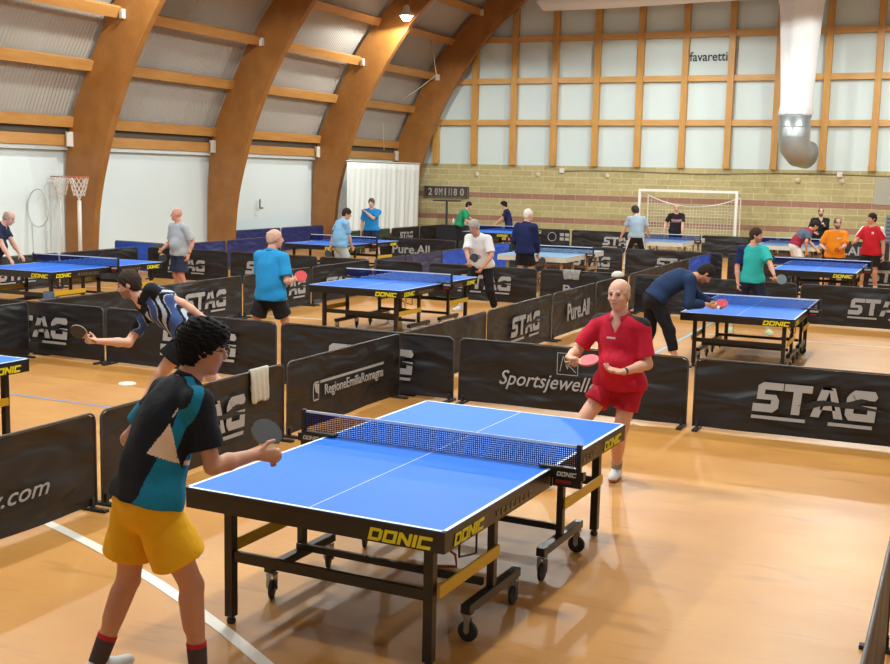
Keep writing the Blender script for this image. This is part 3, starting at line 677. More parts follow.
def barrier(a, b, label, col='black', logo=None, faces=(1,), h=0.70, lh=0.24, lw=0.96, lx=0.0, lz=0.36, ray=False):
    """panel from a to b; a text face reads left to right for a viewer who has a on the left (face +1) """
    a = Vector((a[0], a[1], 0)); b = Vector((b[0], b[1], 0)); L = (b - a).length; c = (a + b) / 2
    rz = math.atan2(b.y - a.y, b.x - a.x)
    e = empty('court_barrier', c, rz); tag(e, label, 'barrier', 'court barriers')
    n, m = 36, 14; V = []; F = []; rnd = random.Random(int(abs(c.x * 91 + c.y * 57)) * 3 + 1); ph = [rnd.random() * 6 for _ in range(4)]
    r = 0.06
    for i in range(n + 1):
        t = i / n; x = (t - .5) * (L - .02)
        dx = min(x + L / 2, L / 2 - x); top = h - .01 - (r - math.sqrt(max(0, r * r - (r - dx) ** 2)) if dx < r else 0)
        for j in range(m + 1):
            s = j / m; z = 0.035 + (top - 0.035) * s
            ed = min(1, dx / .25) * min(1, (1 - s) * 4) * 1.0
            y = 0.010 * ed * (math.sin(3.2 * x + 4 * z + ph[0]) + .7 * math.sin(6.1 * x - 7 * z + ph[1]))
            if ray:
                ang = math.atan2(top - z + .02, x + L / 2 + .02); y += .012 * math.sin(ang * 17) * min(1, 3 * (dx + 1 - s)) * max(0, 1 - (x + L / 2) / L)
            V.append((x, y, z))
    for i in range(n):
        for j in range(m): F.append((i * (m + 1) + j, (i + 1) * (m + 1) + j, (i + 1) * (m + 1) + j + 1, i * (m + 1) + j + 1))
    q = MB(); q.add(V, F); o = q.build('fabric_panel', CL[col], parent=e, smooth=True, recalc=False)
    q = MB(); pts = [(-L / 2 + .008, 0, .03), (-L / 2 + .008, 0, h - r)] + [(-L / 2 + .008 + r - r * math.cos(k * PI / 8), 0, h - r + r * math.sin(k * PI / 8)) for k in range(1, 5)]
    pts += [(-p[0], 0, p[2]) for p in pts[::-1]]
    q.tube(pts, .009, 6); q.build('frame', TUBE, parent=e, smooth=True)
    for sx in (-1, 1):
        q = MB(); q.box((sx * (L / 2 - .05), 0, .012), (.05, .26, .022)); q.box((sx * (L / 2 - .05), 0, .05), (.03, .03, .08)); q.build('foot', RUB, parent=e, bevel=0.003)
    if logo:
        for f in faces:
            M = face_M((lx, -0.028 * f, lz), (f, 0, 0))
            if logo == 'STAG':
                k = lw / (1.08 + 1.05 + 1.2 + 1.1 + 3 * .04)
                ex = [[(0.0, -.24), (2.05, -.24), (2.05, -.13), (0.0, -.13)], [(2.9, -.24), (4.5, -.24), (4.5, -.13), (2.9, -.13)]]
                logo_mb('STAG', .04, lw, lh, M, .1, extra=ex).build('print', LOGO_GREY, parent=e)
                q = MB(); sc = lw / 4.65
                vs = [M @ Vector(((px - .15) * sc * 1.05 - .12, (py - .48) * lh * 1.0 - .0, .0045)) for px, py in HOUND]
                q.add(vs, [tuple(range(len(HOUND)))]); q.build('animal_print', CAT, parent=e, recalc=False)
            elif logo == 'PURE':
                text_part('print', 'Pure.All', M, LOGO_GREY, e, fitw=lw, fith=lh, bold=0.02)
            elif logo == 'CIRCLE':
                q = MB(); q.tube([M @ Vector((.14 * math.cos(k * PI / 12) - .25, .14 * math.sin(k * PI / 12), .002)) for k in range(24)], .012, 5, closed=True)
                for (u, v) in ((.02, .08), (.02, -.06), (.2, .08), (.2, -.06)): q.add([M @ Vector((u + a_, v + b_, .003)) for a_, b_ in ((0, -.05), (.14, -.05), (.14, .05), (0, .05))], [(0, 1, 2, 3)])
                q.build('print', LOGO_GREY, parent=e)
            elif logo == 'SPORT':
                text_part('print', 'Sportsjewellery', M, LOGO_GREY, e, fitw=lw, fith=lh, shear=0.35, bold=0.004)
                q = MB()
                for (p0, p1) in (((-.11, -.09), (.11, -.09)), ((.11, -.09), (.11, .13)), ((.11, .13), (-.11, .13)), ((-.11, .13), (-.11, -.09)), ((-.08, -.06), (-.05, .1)), ((-.05, .1), (0, -.03)), ((0, -.03), (.02, .1)), ((0, .02), (.09, .1)), ((0, .02), (.09, -.06))):
                    q.bar(M @ Vector((p0[0] + .12, p0[1] + .2, .002)), M @ Vector((p1[0] + .12, p1[1] + .2, .002)), .006, .003, up=(0, 1, 0))
                q.build('emblem_print', LOGO_GREY, parent=e)
            elif logo == 'REGIONE':
                text_part('print', 'RegioneEmiliaRomagna', M @ Matrix.Translation((.07, -.02, 0)), LOGO_GREY, e, fitw=lw, fith=lh, bold=0.012)
                q = MB(); q.add([M @ Vector((u, v, .002)) for u, v in ((-lw / 2 - .02, lh * .55), (lw / 2 + .07, lh * .55), (lw / 2 + .07, lh * .75), (-lw / 2 - .02, lh * .75))], [(0, 1, 2, 3)])
                u0 = -lw / 2 - .15; z0, z1 = -lh * .65, lh * .75
                for p in (((u0, z0), (u0 + .11, z0), (u0 + .11, z0 + .015), (u0, z0 + .015)), ((u0, z1 - .015), (u0 + .11, z1 - .015), (u0 + .11, z1), (u0, z1)), ((u0, z0), (u0 + .012, z0), (u0 + .012, z1), (u0, z1)), ((u0 + .1, z0), (u0 + .11, z0), (u0 + .11, z1), (u0 + .1, z1)), ((u0 + .01, z1), (u0 + .1, z1 - .03), (u0 + .1, z0 + .06), (u0 + .05, z0 + .08))):
                    q.add([M @ Vector((u, v, .002)) for u, v in p], [(0, 1, 2, 3)])
                q.build('emblem_print', LOGO_GREY, parent=e)
            elif logo == 'COM':
                text_part('print', 'jewellery.com', M, LOGO_GREY, e, fitw=lw, fith=lh, shear=0.35, bold=0.004)
    return e
# long line x=-5.5 : foreground to back
XA = -5.5
def colx(x, segs):
    for s in segs:
        y0, y1, lab = s[0], s[1], s[2]; kw = s[3] if len(s) > 3 else {}
        # viewer on the +x side sees low y on the left: from a=(x,y0) to b=(x,y1)
        barrier((x, y0 + .012), (x, y1 - .012), lab, **kw)
ST = dict(logo='STAG', lh=.21, lw=.86)
def K(**k): return k
colx(XA, [
 (3.88, 6.21, 'dark barrier at the bottom left edge with slanted pale web address lettering', K(col='brown', logo='COM', lw=1.25, lh=.15, lx=.04, lz=.28)),
 (6.23, 8.66, 'dark barrier behind the player in yellow shorts, with the white towel over it', K(col='brown', logo='STAG', lw=1.12, lh=.28, lx=.0, lz=.40)),
 (8.68, 10.97, 'dark barrier with pale region name lettering and an underlined square emblem', K(col='brown', logo='REGIONE', lw=1.2, lh=.13, lx=.03, lz=.36)),
 (11.04, 13.40, 'plain dark barrier running away from the corner behind the near table', K(col='brown')),
 (13.42, 15.93, 'brownish barrier with large block logo left of the player in red', K(col='brown', logo='STAG', lw=1.12, lh=.27, lx=.1, lz=.39)),
 (15.95, 18.08, 'brownish barrier with handwritten style name just left of the red player', K(col='brown', logo='PURE', lw=1.1, lh=.27, lz=.36, lx=.12)),
 (18.10, 20.03, 'brown barrier behind the head of the player in red', K(col='brown')),
 (20.14, 22.46, 'brown barrier running back from behind the head of the red player', K(col='brown')),
 (22.48, 24.86, 'brown barrier just before the bright blue one at right', K(col='brown')),
 (24.88, 27.22, 'bright blue barrier at right above the person in the navy sweater', K(col='blue'))])
def rowy(y, segs):
    for s in segs:
        kw = s[3] if len(s) > 3 else {}
        barrier((s[0] + .012, y), (s[1] - .012, y), s[2], **kw)
rowy(11.0, [
 (-13.05, -10.8, 'dark barrier at the left edge, continuing out of view behind the striking player'),
 (-10.66, -9.60, 'short stretch', {})] [:0])
barrier((-11.95, 11.0), (-9.60, 11.0), 'black barrier behind the outstretched bat of the striking player', logo='STAG', lw=1.12, lh=.27, lz=.39, lx=.07)
rowy(11.0, [
 (-9.58, -7.08, 'black barrier directly behind the striking player', K(logo='STAG', lw=1.1, lh=.27, lz=.39, lx=.16)),
 (-7.05, -4.86, 'black barrier with fan-shaped creases meeting the corner of the near court', K(logo='STAG', lw=1.1, lh=.27, lz=.39, lx=.07, ray=True)),
 (-4.83, -2.36, 'black barrier behind the player in red, with slanted shop lettering and square emblem', K(logo='SPORT', lw=1.24, lh=.2, lx=-.125, lz=.31)),
 (-2.33, .06, 'black barrier at right foreground with a very large block logo', K(logo='STAG', lw=1.12, lh=.285, lx=-.055, lz=.39))])
colx(-10.74, [
 (8.62, 10.93, 'dark barrier at the left edge, pointing towards the viewer', K(col='black')),
 (11.07, 13.3, 'dark barrier running back from the corner left of the striking player'),
 (13.32, 15.62, 'dark barrier with block logo just left of the person in the bright blue polo', K(logo='STAG', lw=1.1, lh=.27, lz=.39, lx=.12)),
 (15.64, 17.78, 'dark barrier with block logo right of the person in the bright blue polo', K(logo='STAG', lw=1.1, lh=.27, lz=.39, lx=.3)),
 (17.80, 20.0, 'dark barrier at the left end of the middle table', K(logo='STAG', lw=.9, lh=.22, lz=.36, lx=-.2)),
 (20.2, 21.6, 'dull purple barrier, the nearer piece behind the middle table', K(col='purple')),
 (21.62, 23.42, 'dull purple barrier joining the bright blue ones behind the middle table', K(col='purple')),
 (23.44, 25.6, 'bright blue barrier left of the person in the white T-shirt', K(col='blue')),
 (25.62, 27.6, 'bright blue barrier right of the person in the white T-shirt', K(col='blue'))])
rowy(20.1, [
 (-16.30, -14.16, 'black barrier behind the person in the grey T-shirt', K(logo='STAG', lw=.98, lh=.24, lz=.36)),
 (-14.13, -11.98, 'black barrier behind the person in the bright blue polo', K(logo='STAG', lw=1.1, lh=.27, lz=.39, lx=-.12)),
 (-11.95, -10.80, 'short black barrier left of the middle table net'),
 (-10.66, -9.60, 'short black barrier just beyond the net of the middle table'),
 (-9.50, -7.24, 'black barrier with block logo behind the person in the white T-shirt', K(logo='STAG', lw=1.1, lh=.27, lz=.39, lx=.07)),
 (-7.20, -5.66, 'black barrier with the patterned towel over it', K(logo='PURE', lw=.9, lh=.16, lz=.36, lx=.15)),
 (-5.40, -4.86, 'narrow black barrier behind the person in the navy sweater'),
 (-4.83, -2.56, 'black barrier behind the person in the turquoise shirt'),
 (-2.53, -.1, 'black barrier with very large block logo at the right edge', K(logo='STAG', lw=1.04, lh=.27, lz=.38, lx=.1))])
colx(-16.42, [
 (15.3, 17.55, 'black barrier with block logo behind the table at the left edge', K(logo='STAG', lw=.98, lh=.24, lz=.36)),
 (17.57, 19.95, 'black barrier behind the net of the left-hand table'),
 (21.3, 23.2, 'navy blue barrier, the nearer one behind the person in the bright blue polo', K(col='navy')),
 (23.22, 25.4, 'navy blue barrier left of the table by the two people in blue', K(col='navy')),
 (28.2, 30.0, 'dark green barrier, the nearer one below the white curtain', K(col='green')),
 (30.02, 31.9, 'dark green barrier below the white curtain, behind the standing person in blue', K(col='green')),
 (32.0, 34.0, 'black barrier with small block logo right of the standing person in blue', K(logo='STAG', lw=.95, lh=.2, lz=.46)),
 (34.02, 36.0, 'black barrier below the scoreboard stand')])
colx(-18.7, [
 (26.6, 29.2, 'navy blue barrier against the white wall, the nearer one', K(col='navy', h=.72)),
 (29.22, 31.7, 'navy blue barrier against the white wall near the third arch', K(col='navy', h=.72))])
barrier((-18.3, 21.4), (-16.7, 21.2), 'bright blue barrier beyond the left-hand table', col='blue')
barrier((-16.65, 20.7), (-16.45, 21.2), 'narrow dark green barrier right of the person in the grey T-shirt', col='green')
rowy(27.3, [
 (-14.35, -12.1, 'black barrier with large rounded lettering below the curtain', K(logo='PURE', lw=1.1, lh=.24, lz=.42, lx=-.18)),
 (-12.05, -10.85, 'short dark green barrier behind the person in the white T-shirt', K(col='green')),
 (-10.65, -9.95, 'narrow dark green barrier behind the person in the navy jacket', K(col='green')),
 (-9.92, -7.64, 'black barrier with block logo behind the light blue table', K(logo='STAG', lw=.98, lh=.24, lz=.36, lx=.35)),
 (-7.60, -5.22, 'black barrier with block logo in front of the person in black trousers', K(logo='STAG', lw=1.1, lh=.27, lz=.39, lx=.13)),
 (-5.12, -3.0, 'farther black barrier between the bright blue one and the right-hand back table'),
 (-2.97, -.75, 'black barrier behind the people in orange and red', K(logo='STAG', lw=1.0, lh=.27, lz=.36, lx=.4))])
rowy(35.8, [
 (-16.1, -14.2, 'black barrier with round emblem below the scoreboard', K(logo='CIRCLE', faces=(1,), lz=.46, lx=-.5)),
 (-14.15, -11.82, 'black barrier with round emblem left of the goal', K(logo='CIRCLE', lz=.45, lx=.8)),
 (-11.78, -9.5, 'black barrier with block logo left of the goal', K(logo='STAG', lw=1.1, lh=.27, lz=.39, lx=.48)),
 (-7.55, -5.25, 'plain black barrier just right of the goal'),
 (-5.22, -4.36, 'short black barrier behind the table of the bending person in maroon'),
 (-4.32, -2.05, 'black barrier with large rounded lettering between orange and red shirts', K(logo='PURE', lw=1.15, lh=.26, lz=.42, lx=-.2)),
 (-2.02, .3, 'black barrier against the wall at the right edge')])
colx(-.23, [(1.6, 3.9, 'barrier below the bottom right corner'), (3.94, 6.2, 'dark barrier edge-on at the bottom right corner', K(logo='STAG', faces=(-1,), lw=.98, lh=.24, lz=.36))][1:])
barrier((-.23, 1.6), (-.23, 3.92), 'dark barrier edge cutting the bottom right corner', logo='STAG', faces=(-1,), lw=.98, lh=.24, lz=.36)

# ================================================================== towels and small things
def towel(o_, dirx, w, front, back, name, label, m, h=.712, wob=.012):
    """cloth hung over a barrier top: o_ = centre on the rail, dirx = unit along rail"""
    V = []; F = []; n = 14; dx = Vector((dirx[0], dirx[1], 0)); dn = Vector((dirx[1], -dirx[0], 0))
    prof = [(.03, -front), (.026, -front * .66), (.024, -front * .33), (.02, -.02), (.012, .008), (0, .014), (-.012, .008), (-.02, -.02), (-.026, -back * .5), (-.03, -back)]
    for i in range(n + 1):
        t = i / n - .5
        for k, (a, b) in enumerate(prof):
            dep = max(0, -b) / max(front, .01)
            V.append(Vector((o_[0], o_[1], h)) + dx * (t * w * (1 - .10 * dep) + .006 * math.sin(b * 30 + i)) + dn * (a * 1.0 + wob * math.sin(i * 1.7 + b * 9) * min(1, dep * 2)) + Vector((0, 0, b * (1 + .035 * math.sin(i * .7)))))
    m_ = len(prof)
    for i in range(n):
        for k in range(m_ - 1): F.append((i * m_ + k, (i + 1) * m_ + k, (i + 1) * m_ + k + 1, i * m_ + k + 1))
    q = MB(); q.add(V, F); o = q.build(name, m, smooth=True, recalc=False)
    md = o.modifiers.new('s', 'SOLIDIFY'); md.thickness = .012
    md = o.modifiers.new('ss', 'SUBSURF'); md.levels = 1; md.render_levels = 1
    tag(o, label, 'towel'); return o
TW = mat('towel_white', (196, 194, 182), rough=0.95, bump=.5, bscale=120, noise=.1, nscale=14)
towel((XA, 8.24), (0, 1), .28, .29, .2, 'towel', 'white towel hanging over the barrier right of the player in yellow shorts', TW)
towel((-6.58, 20.1), (1, 0), .34, .17, .2, 'towel', 'grey and white patterned towel over the barrier behind the person in the white T-shirt', mat('towel_grey', (150, 150, 150), rough=0.95, noise=.6, nscale=14))
q = MB(); q.lathe([(.0, .095), (.05, .09), (.09, .06), (.1, .02), (.095, 0), (0, 0)], 18, (0, 0, 0)); o = q.build('cap', mat('cap_white', (206, 204, 198), rough=.8), smooth=True, M=Matrix.Translation((XA, 19.35, .712)) @ Matrix.Diagonal((1, 1.9, 1, 1))); tag(o, 'pale cap resting on the barrier just above the head of the player in red', 'cap')
towel((-13.18, 13.9 - .06), (1, 0), .2, .16, .16, 'towel', 'blue-grey cloth hanging on the crossbar under the left-hand table', mat('towel_blue', (96, 112, 146), rough=.9, noise=.5, nscale=18), h=.43)
# things on the barrier below the scoreboard
q = MB(); q.lathe([(0, 0), (.04, 0), (.042, .12), (.03, .16), (.014, .2), (.014, .23), (0, .23)], 14)
me_ = None
for i, (dx_, dz_) in enumerate(((0, 0), (.3, 0), (.42, 0))):
    o = q.build('bottle', mat('bottle_white', (216, 216, 214), rough=.3), smooth=True); o.location = (-15.65 + dx_, 35.0, .74)
    tag(o, ['leftmost of three white bottles on the dark table under the scoreboard', 'middle of three white bottles on the dark table under the scoreboard', 'rightmost of three white bottles on the dark table under the scoreboard'][i], 'bottle', 'white bottles under the scoreboard')
t = empty('side_table', (-15.4, 35.0, 0)); tag(t, 'small dark cloth-covered table under the scoreboard', 'table')
q = MB(); q.box((0, 0, .72), (1.5, .5, .03)); q.build('top', mat('cloth_dark', (34, 34, 40), rough=.9), parent=t)
q = MB()
q.box((0, -.24, .42), (1.5, .01, .58)); q.build('cloth_front', mat('cloth_dark', (34, 34, 40)), parent=t)
for sx in (-1, 1):
    for sy in (-1, 1):
        q = MB(); q.box((sx * .7, sy * .2, .35), (.04, .04, .7)); q.build('leg', mat('dark_steel', (58, 56, 60)), parent=t)
# ================================================================== people: skeleton
def V3(*a): return np.array(a, float)
def unit(v): return v / (np.linalg.norm(v) + 1e-9)
def az(d): d = math.radians(d); return V3(math.sin(d), math.cos(d), 0)     # azimuth clockwise from the hall axis
def rotv(v, ax, deg):
    a = math.radians(deg); ax = unit(ax); return v * math.cos(a) + np.cross(ax, v) * math.sin(a) + ax * np.dot(ax, v) * (1 - math.cos(a))
def two_bone(a, t, l1, l2, hint):
    d = t - a; L = np.linalg.norm(d); mx = (l1 + l2) * 0.995
    if L > mx: d = d / L * mx; L = mx; t = a + d
    if L < abs(l1 - l2) * 1.05: L = abs(l1 - l2) * 1.05; d = unit(d) * L; t = a + d
    c = (l1 * l1 + L * L - l2 * l2) / (2 * L); h = math.sqrt(max(0, l1 * l1 - c * c)); u = unit(d)
    hp = hint - u * np.dot(hint, u); hp = unit(hp)
    return a + u * c + hp * h, t
def pose(p):
    H = p['H']; s = H / 1.75; J = {'s': s}
    F = az(p['face']); Rr = az(p['face'] + 90); U = V3(0, 0, 1)          # forward, person's right
    P = V3(*p['pel']); lean = p.get('lean', 3); side = p.get('side', 0); tw = p.get('twist', 0)
    up1 = rotv(rotv(U, Rr, -lean * .6), F, side * .7); up2 = rotv(rotv(U, Rr, -lean * 1.15), F, side * 1.1)
    if np.dot(up2, F) < 0 and lean > 0: up1 = rotv(rotv(U, Rr, lean * .6), F, side * .7); up2 = rotv(rotv(U, Rr, lean * 1.15), F, side * 1.1)
    W = P + up1 * .105 * H; C = W + unit(up1 + up2) * .10 * H; Nk = C + up2 * .105 * H
    F2 = az(p['face'] + tw); R2 = unit(np.cross(F2, up2)); F2 = unit(np.cross(up2, R2))
    R1 = Rr; F1 = unit(np.cross(up1, R1))
    sw = .108 * H * p.get('sh', 1.0)
    shr = p.get('shrug', (0, 0))
    SR = Nk + R2 * sw - up2 * (.022 - shr[1]) * H; SL = Nk - R2 * sw - up2 * (.022 - shr[0]) * H
    J.update(P=P, W=W, C=C, N=Nk, up1=up1, up2=up2, F1=F1, F2=F2, R1=R1, R2=R2, SL=SL, SR=SR)
    ha, hp = p.get('head', (p['face'] + tw, 5))
    hf = az(ha); hr = az(ha + 90); hu = rotv(U, hr, -hp)
    if np.dot(hu, hf) * hp < 0: hu = rotv(U, hr, hp)
    hr_ = p.get('roll', 0)
    if hr_: hu = rotv(hu, hf, hr_); hr = rotv(hr, hf, hr_)
    hf = unit(np.cross(hu, hr))
    nb = Nk + unit(up2 + .6 * hu) * .045 * H + hf * .005
    Hc = nb + hu * .072 * H + hf * .016 * H
    J.update(NB=nb, HC=Hc, hf=hf, hr=hr, hu=hu)
    for sd, sg in (('L', -1), ('R', 1)):
        hip = P + Rr * sg * .052 * H; foot = p['foot' + sd]
        ank = V3(foot[0], foot[1], foot[2] if len(foot) > 2 else .045 * H)
        fz = foot[3] if len(foot) > 3 else p['face'] + sg * 12
        hint = p.get('kn' + sd); hint = V3(*hint) if hint is not None else az(fz)
        K, A = two_bone(hip, ank, .245 * H, .235 * H, hint)
        J['hip' + sd] = hip; J['K' + sd] = K; J['A' + sd] = A; J['ft' + sd] = az(fz)
        hnd = V3(*p['hand' + sd]); hint = p.get('el' + sd); hint = V3(*hint) if hint is not None else (-F2 * .6 + R2 * sg * .4 - U * .6)
        E, Wr = two_bone(J['S' + sd], hnd, .172 * H, .15 * H, hint)
        J['E' + sd] = E; J['W' + sd] = Wr
    return J
# ================================================================== people: who stands where
PEOPLE = {}
def PS(key, **k): PEOPLE[key] = k
PS('p1', H=1.76, pel=(-3.37, 4.12, .89), face=26, lean=25, twist=5, head=(52, 12), sh=1.0,
   footL=(-3.62, 4.06), footR=(-3.14, 4.20), handR=(-2.985, 4.45, 1.085), handL=(-3.38, 4.27, 1.02), elR=(0.2, -.3, -1), elL=(-.5, -.3, -1))
PS('p2', sh=.94, H=1.74, pel=(-2.41, 8.68, .79), face=186, lean=7, twist=2, head=(186, 4), footL=(-2.46, 8.86), footR=(-2.86, 8.30), handR=(-2.73, 8.34, 1.04), handL=(-2.30, 8.36, .96), elR=(-.6, .6, -.8), elL=(.5, .4, -1))
PS('p3', H=1.80, pel=(-6.56, 8.72, .86), face=240, lean=62, twist=-20, head=(240, 18), footL=(-6.95, 8.35), footR=(-6.25, 9.0), handR=(-7.22, 8.2, .82), handL=(-6.36, 8.80, .97), elR=(.3, -.3, -1), elL=(.6, .8, .9))
PS('p4', H=1.74, pel=(-15.28, 14.75, .84), face=65, lean=22, head=(65, 30), footL=(-15.5, 14.75), footR=(-15.45, 14.4), handR=(-14.75, 14.62, .82), handL=(-14.8, 14.95, .82))
PS('p5', H=1.68, pel=(-13.2, 17.2, .86), face=195, lean=2, head=(232, 2), footL=(-13.1, 17.25), footR=(-13.3, 17.35), handR=(-13.5, 17.08, .93), handL=(-12.92, 17.1, .86))
PS('p6', H=1.70, pel=(-7.83, 12.0, .86), face=5, lean=2, head=(45, 5), footL=(-8.2, 11.85), footR=(-7.62, 12.2), handR=(-7.64, 12.2, 1.06), handL=(-7.92, 12.3, 1.0))
PS('p7', H=1.66, pel=(-12.33, 21.6, .84), face=35, lean=8, head=(62, 22), footL=(-12.45, 21.6), footR=(-12.2, 21.6), handR=(-12.1, 21.75, .78), handL=(-12.52, 21.5, .76))
PS('p8', H=1.70, pel=(-14.37, 26.85, .90), face=160, lean=0, head=(170, 4), footL=(-14.12, 26.85), footR=(-14.5, 26.85), handR=(-14.62, 26.75, .86), handL=(-14.42, 26.62, 1.38), elL=(.6, -.4, -1))
PS('p9', H=1.64, pel=(-14.3, 32.4, .84), face=65, lean=26, head=(70, 20), footL=(-14.4, 32.5), footR=(-14.3, 32.2), handR=(-13.82, 32.4, .92), handL=(-13.8, 32.6, .92))
PS('p10', H=1.60, pel=(-13.62, 34.9, .80), face=245, lean=14, head=(245, 15), footL=(-13.6, 34.8), footR=(-13.6, 35.1), handR=(-13.95, 34.85, .86), handL=(-13.95, 34.6, .86))
PS('p11', H=1.74, pel=(-8.07, 21.6, .90), face=15, lean=2, head=(50, 5), footL=(-8.2, 21.55), footR=(-7.95, 21.65), handR=(-7.84, 21.75, .86), handL=(-8.2, 21.85, 1.0))
PS('p12', H=1.74, pel=(-7.63, 18.35, .86), face=188, lean=24, head=(195, 25), footL=(-7.42, 18.5), footR=(-7.86, 17.85), handR=(-7.67, 17.85, .94), handL=(-7.46, 17.95, .86), elR=(-1, .5, -.3), elL=(1, .5, -.3))
PS('p13', H=1.72, pel=(-7.98, 29.7, .86), face=-20, lean=14, head=(-50, 20), footL=(-8.22, 29.6), footR=(-7.72, 29.8), handR=(-7.75, 30.1, .9), handL=(-8.42, 29.75, .82))
PS('p14', H=1.68, pel=(-7.97, 34.1, .86), face=160, lean=6, head=(175, 12), footL=(-7.85, 34.1), footR=(-8.1, 34.1), handR=(-8.26, 33.85, .88), handL=(-7.72, 33.85, .88))
PS('p15', H=1.76, pel=(-3.58, 14.3, .90), face=62, lean=68, head=(62, 58), footL=(-3.75, 14.5, .07, 70), footR=(-3.22, 14.22, .07, 70), handR=(-2.93, 14.42, .86), handL=(-2.86, 14.55, .86), elR=(-.2, -.5, -1), elL=(-.2, .5, -1))
PS('p16', H=1.68, pel=(-3.08, 18.5, .85), face=160, lean=2, head=(95, 3), footL=(-2.78, 18.55), footR=(-3.35, 18.5), handR=(-3.25, 18.3, .82), handL=(-2.68, 18.2, .96))
PS('p17', H=1.70, pel=(-3.93, 29.6, .82), face=62, lean=48, head=(65, 30), footL=(-3.95, 29.8), footR=(-3.85, 29.45), handR=(-3.62, 29.5, .72), handL=(-3.42, 29.8, .76))
PS('p18', H=1.68, pel=(-3.83, 33.9, .86), face=160, lean=0, head=(165, 0), footL=(-3.73, 33.9), footR=(-3.93, 33.9), handR=(-3.93, 33.7, 1.0), handL=(-3.69, 33.65, 1.22))
PS('p19', H=1.65, pel=(-2.60, 26.05, .84), face=165, lean=1, head=(155, 4), footL=(-2.5, 26.05), footR=(-2.75, 26.05), handR=(-2.8, 25.72, 1.02), handL=(-2.42, 25.7, 1.04))
PS('p20', H=1.75, pel=(-1.93, 26.8, .90), face=195, lean=-2, head=(228, 2), footL=(-1.78, 26.85), footR=(-2.08, 26.8), handR=(-2.28, 26.5, 1.12), handL=(-1.66, 26.75, .82))
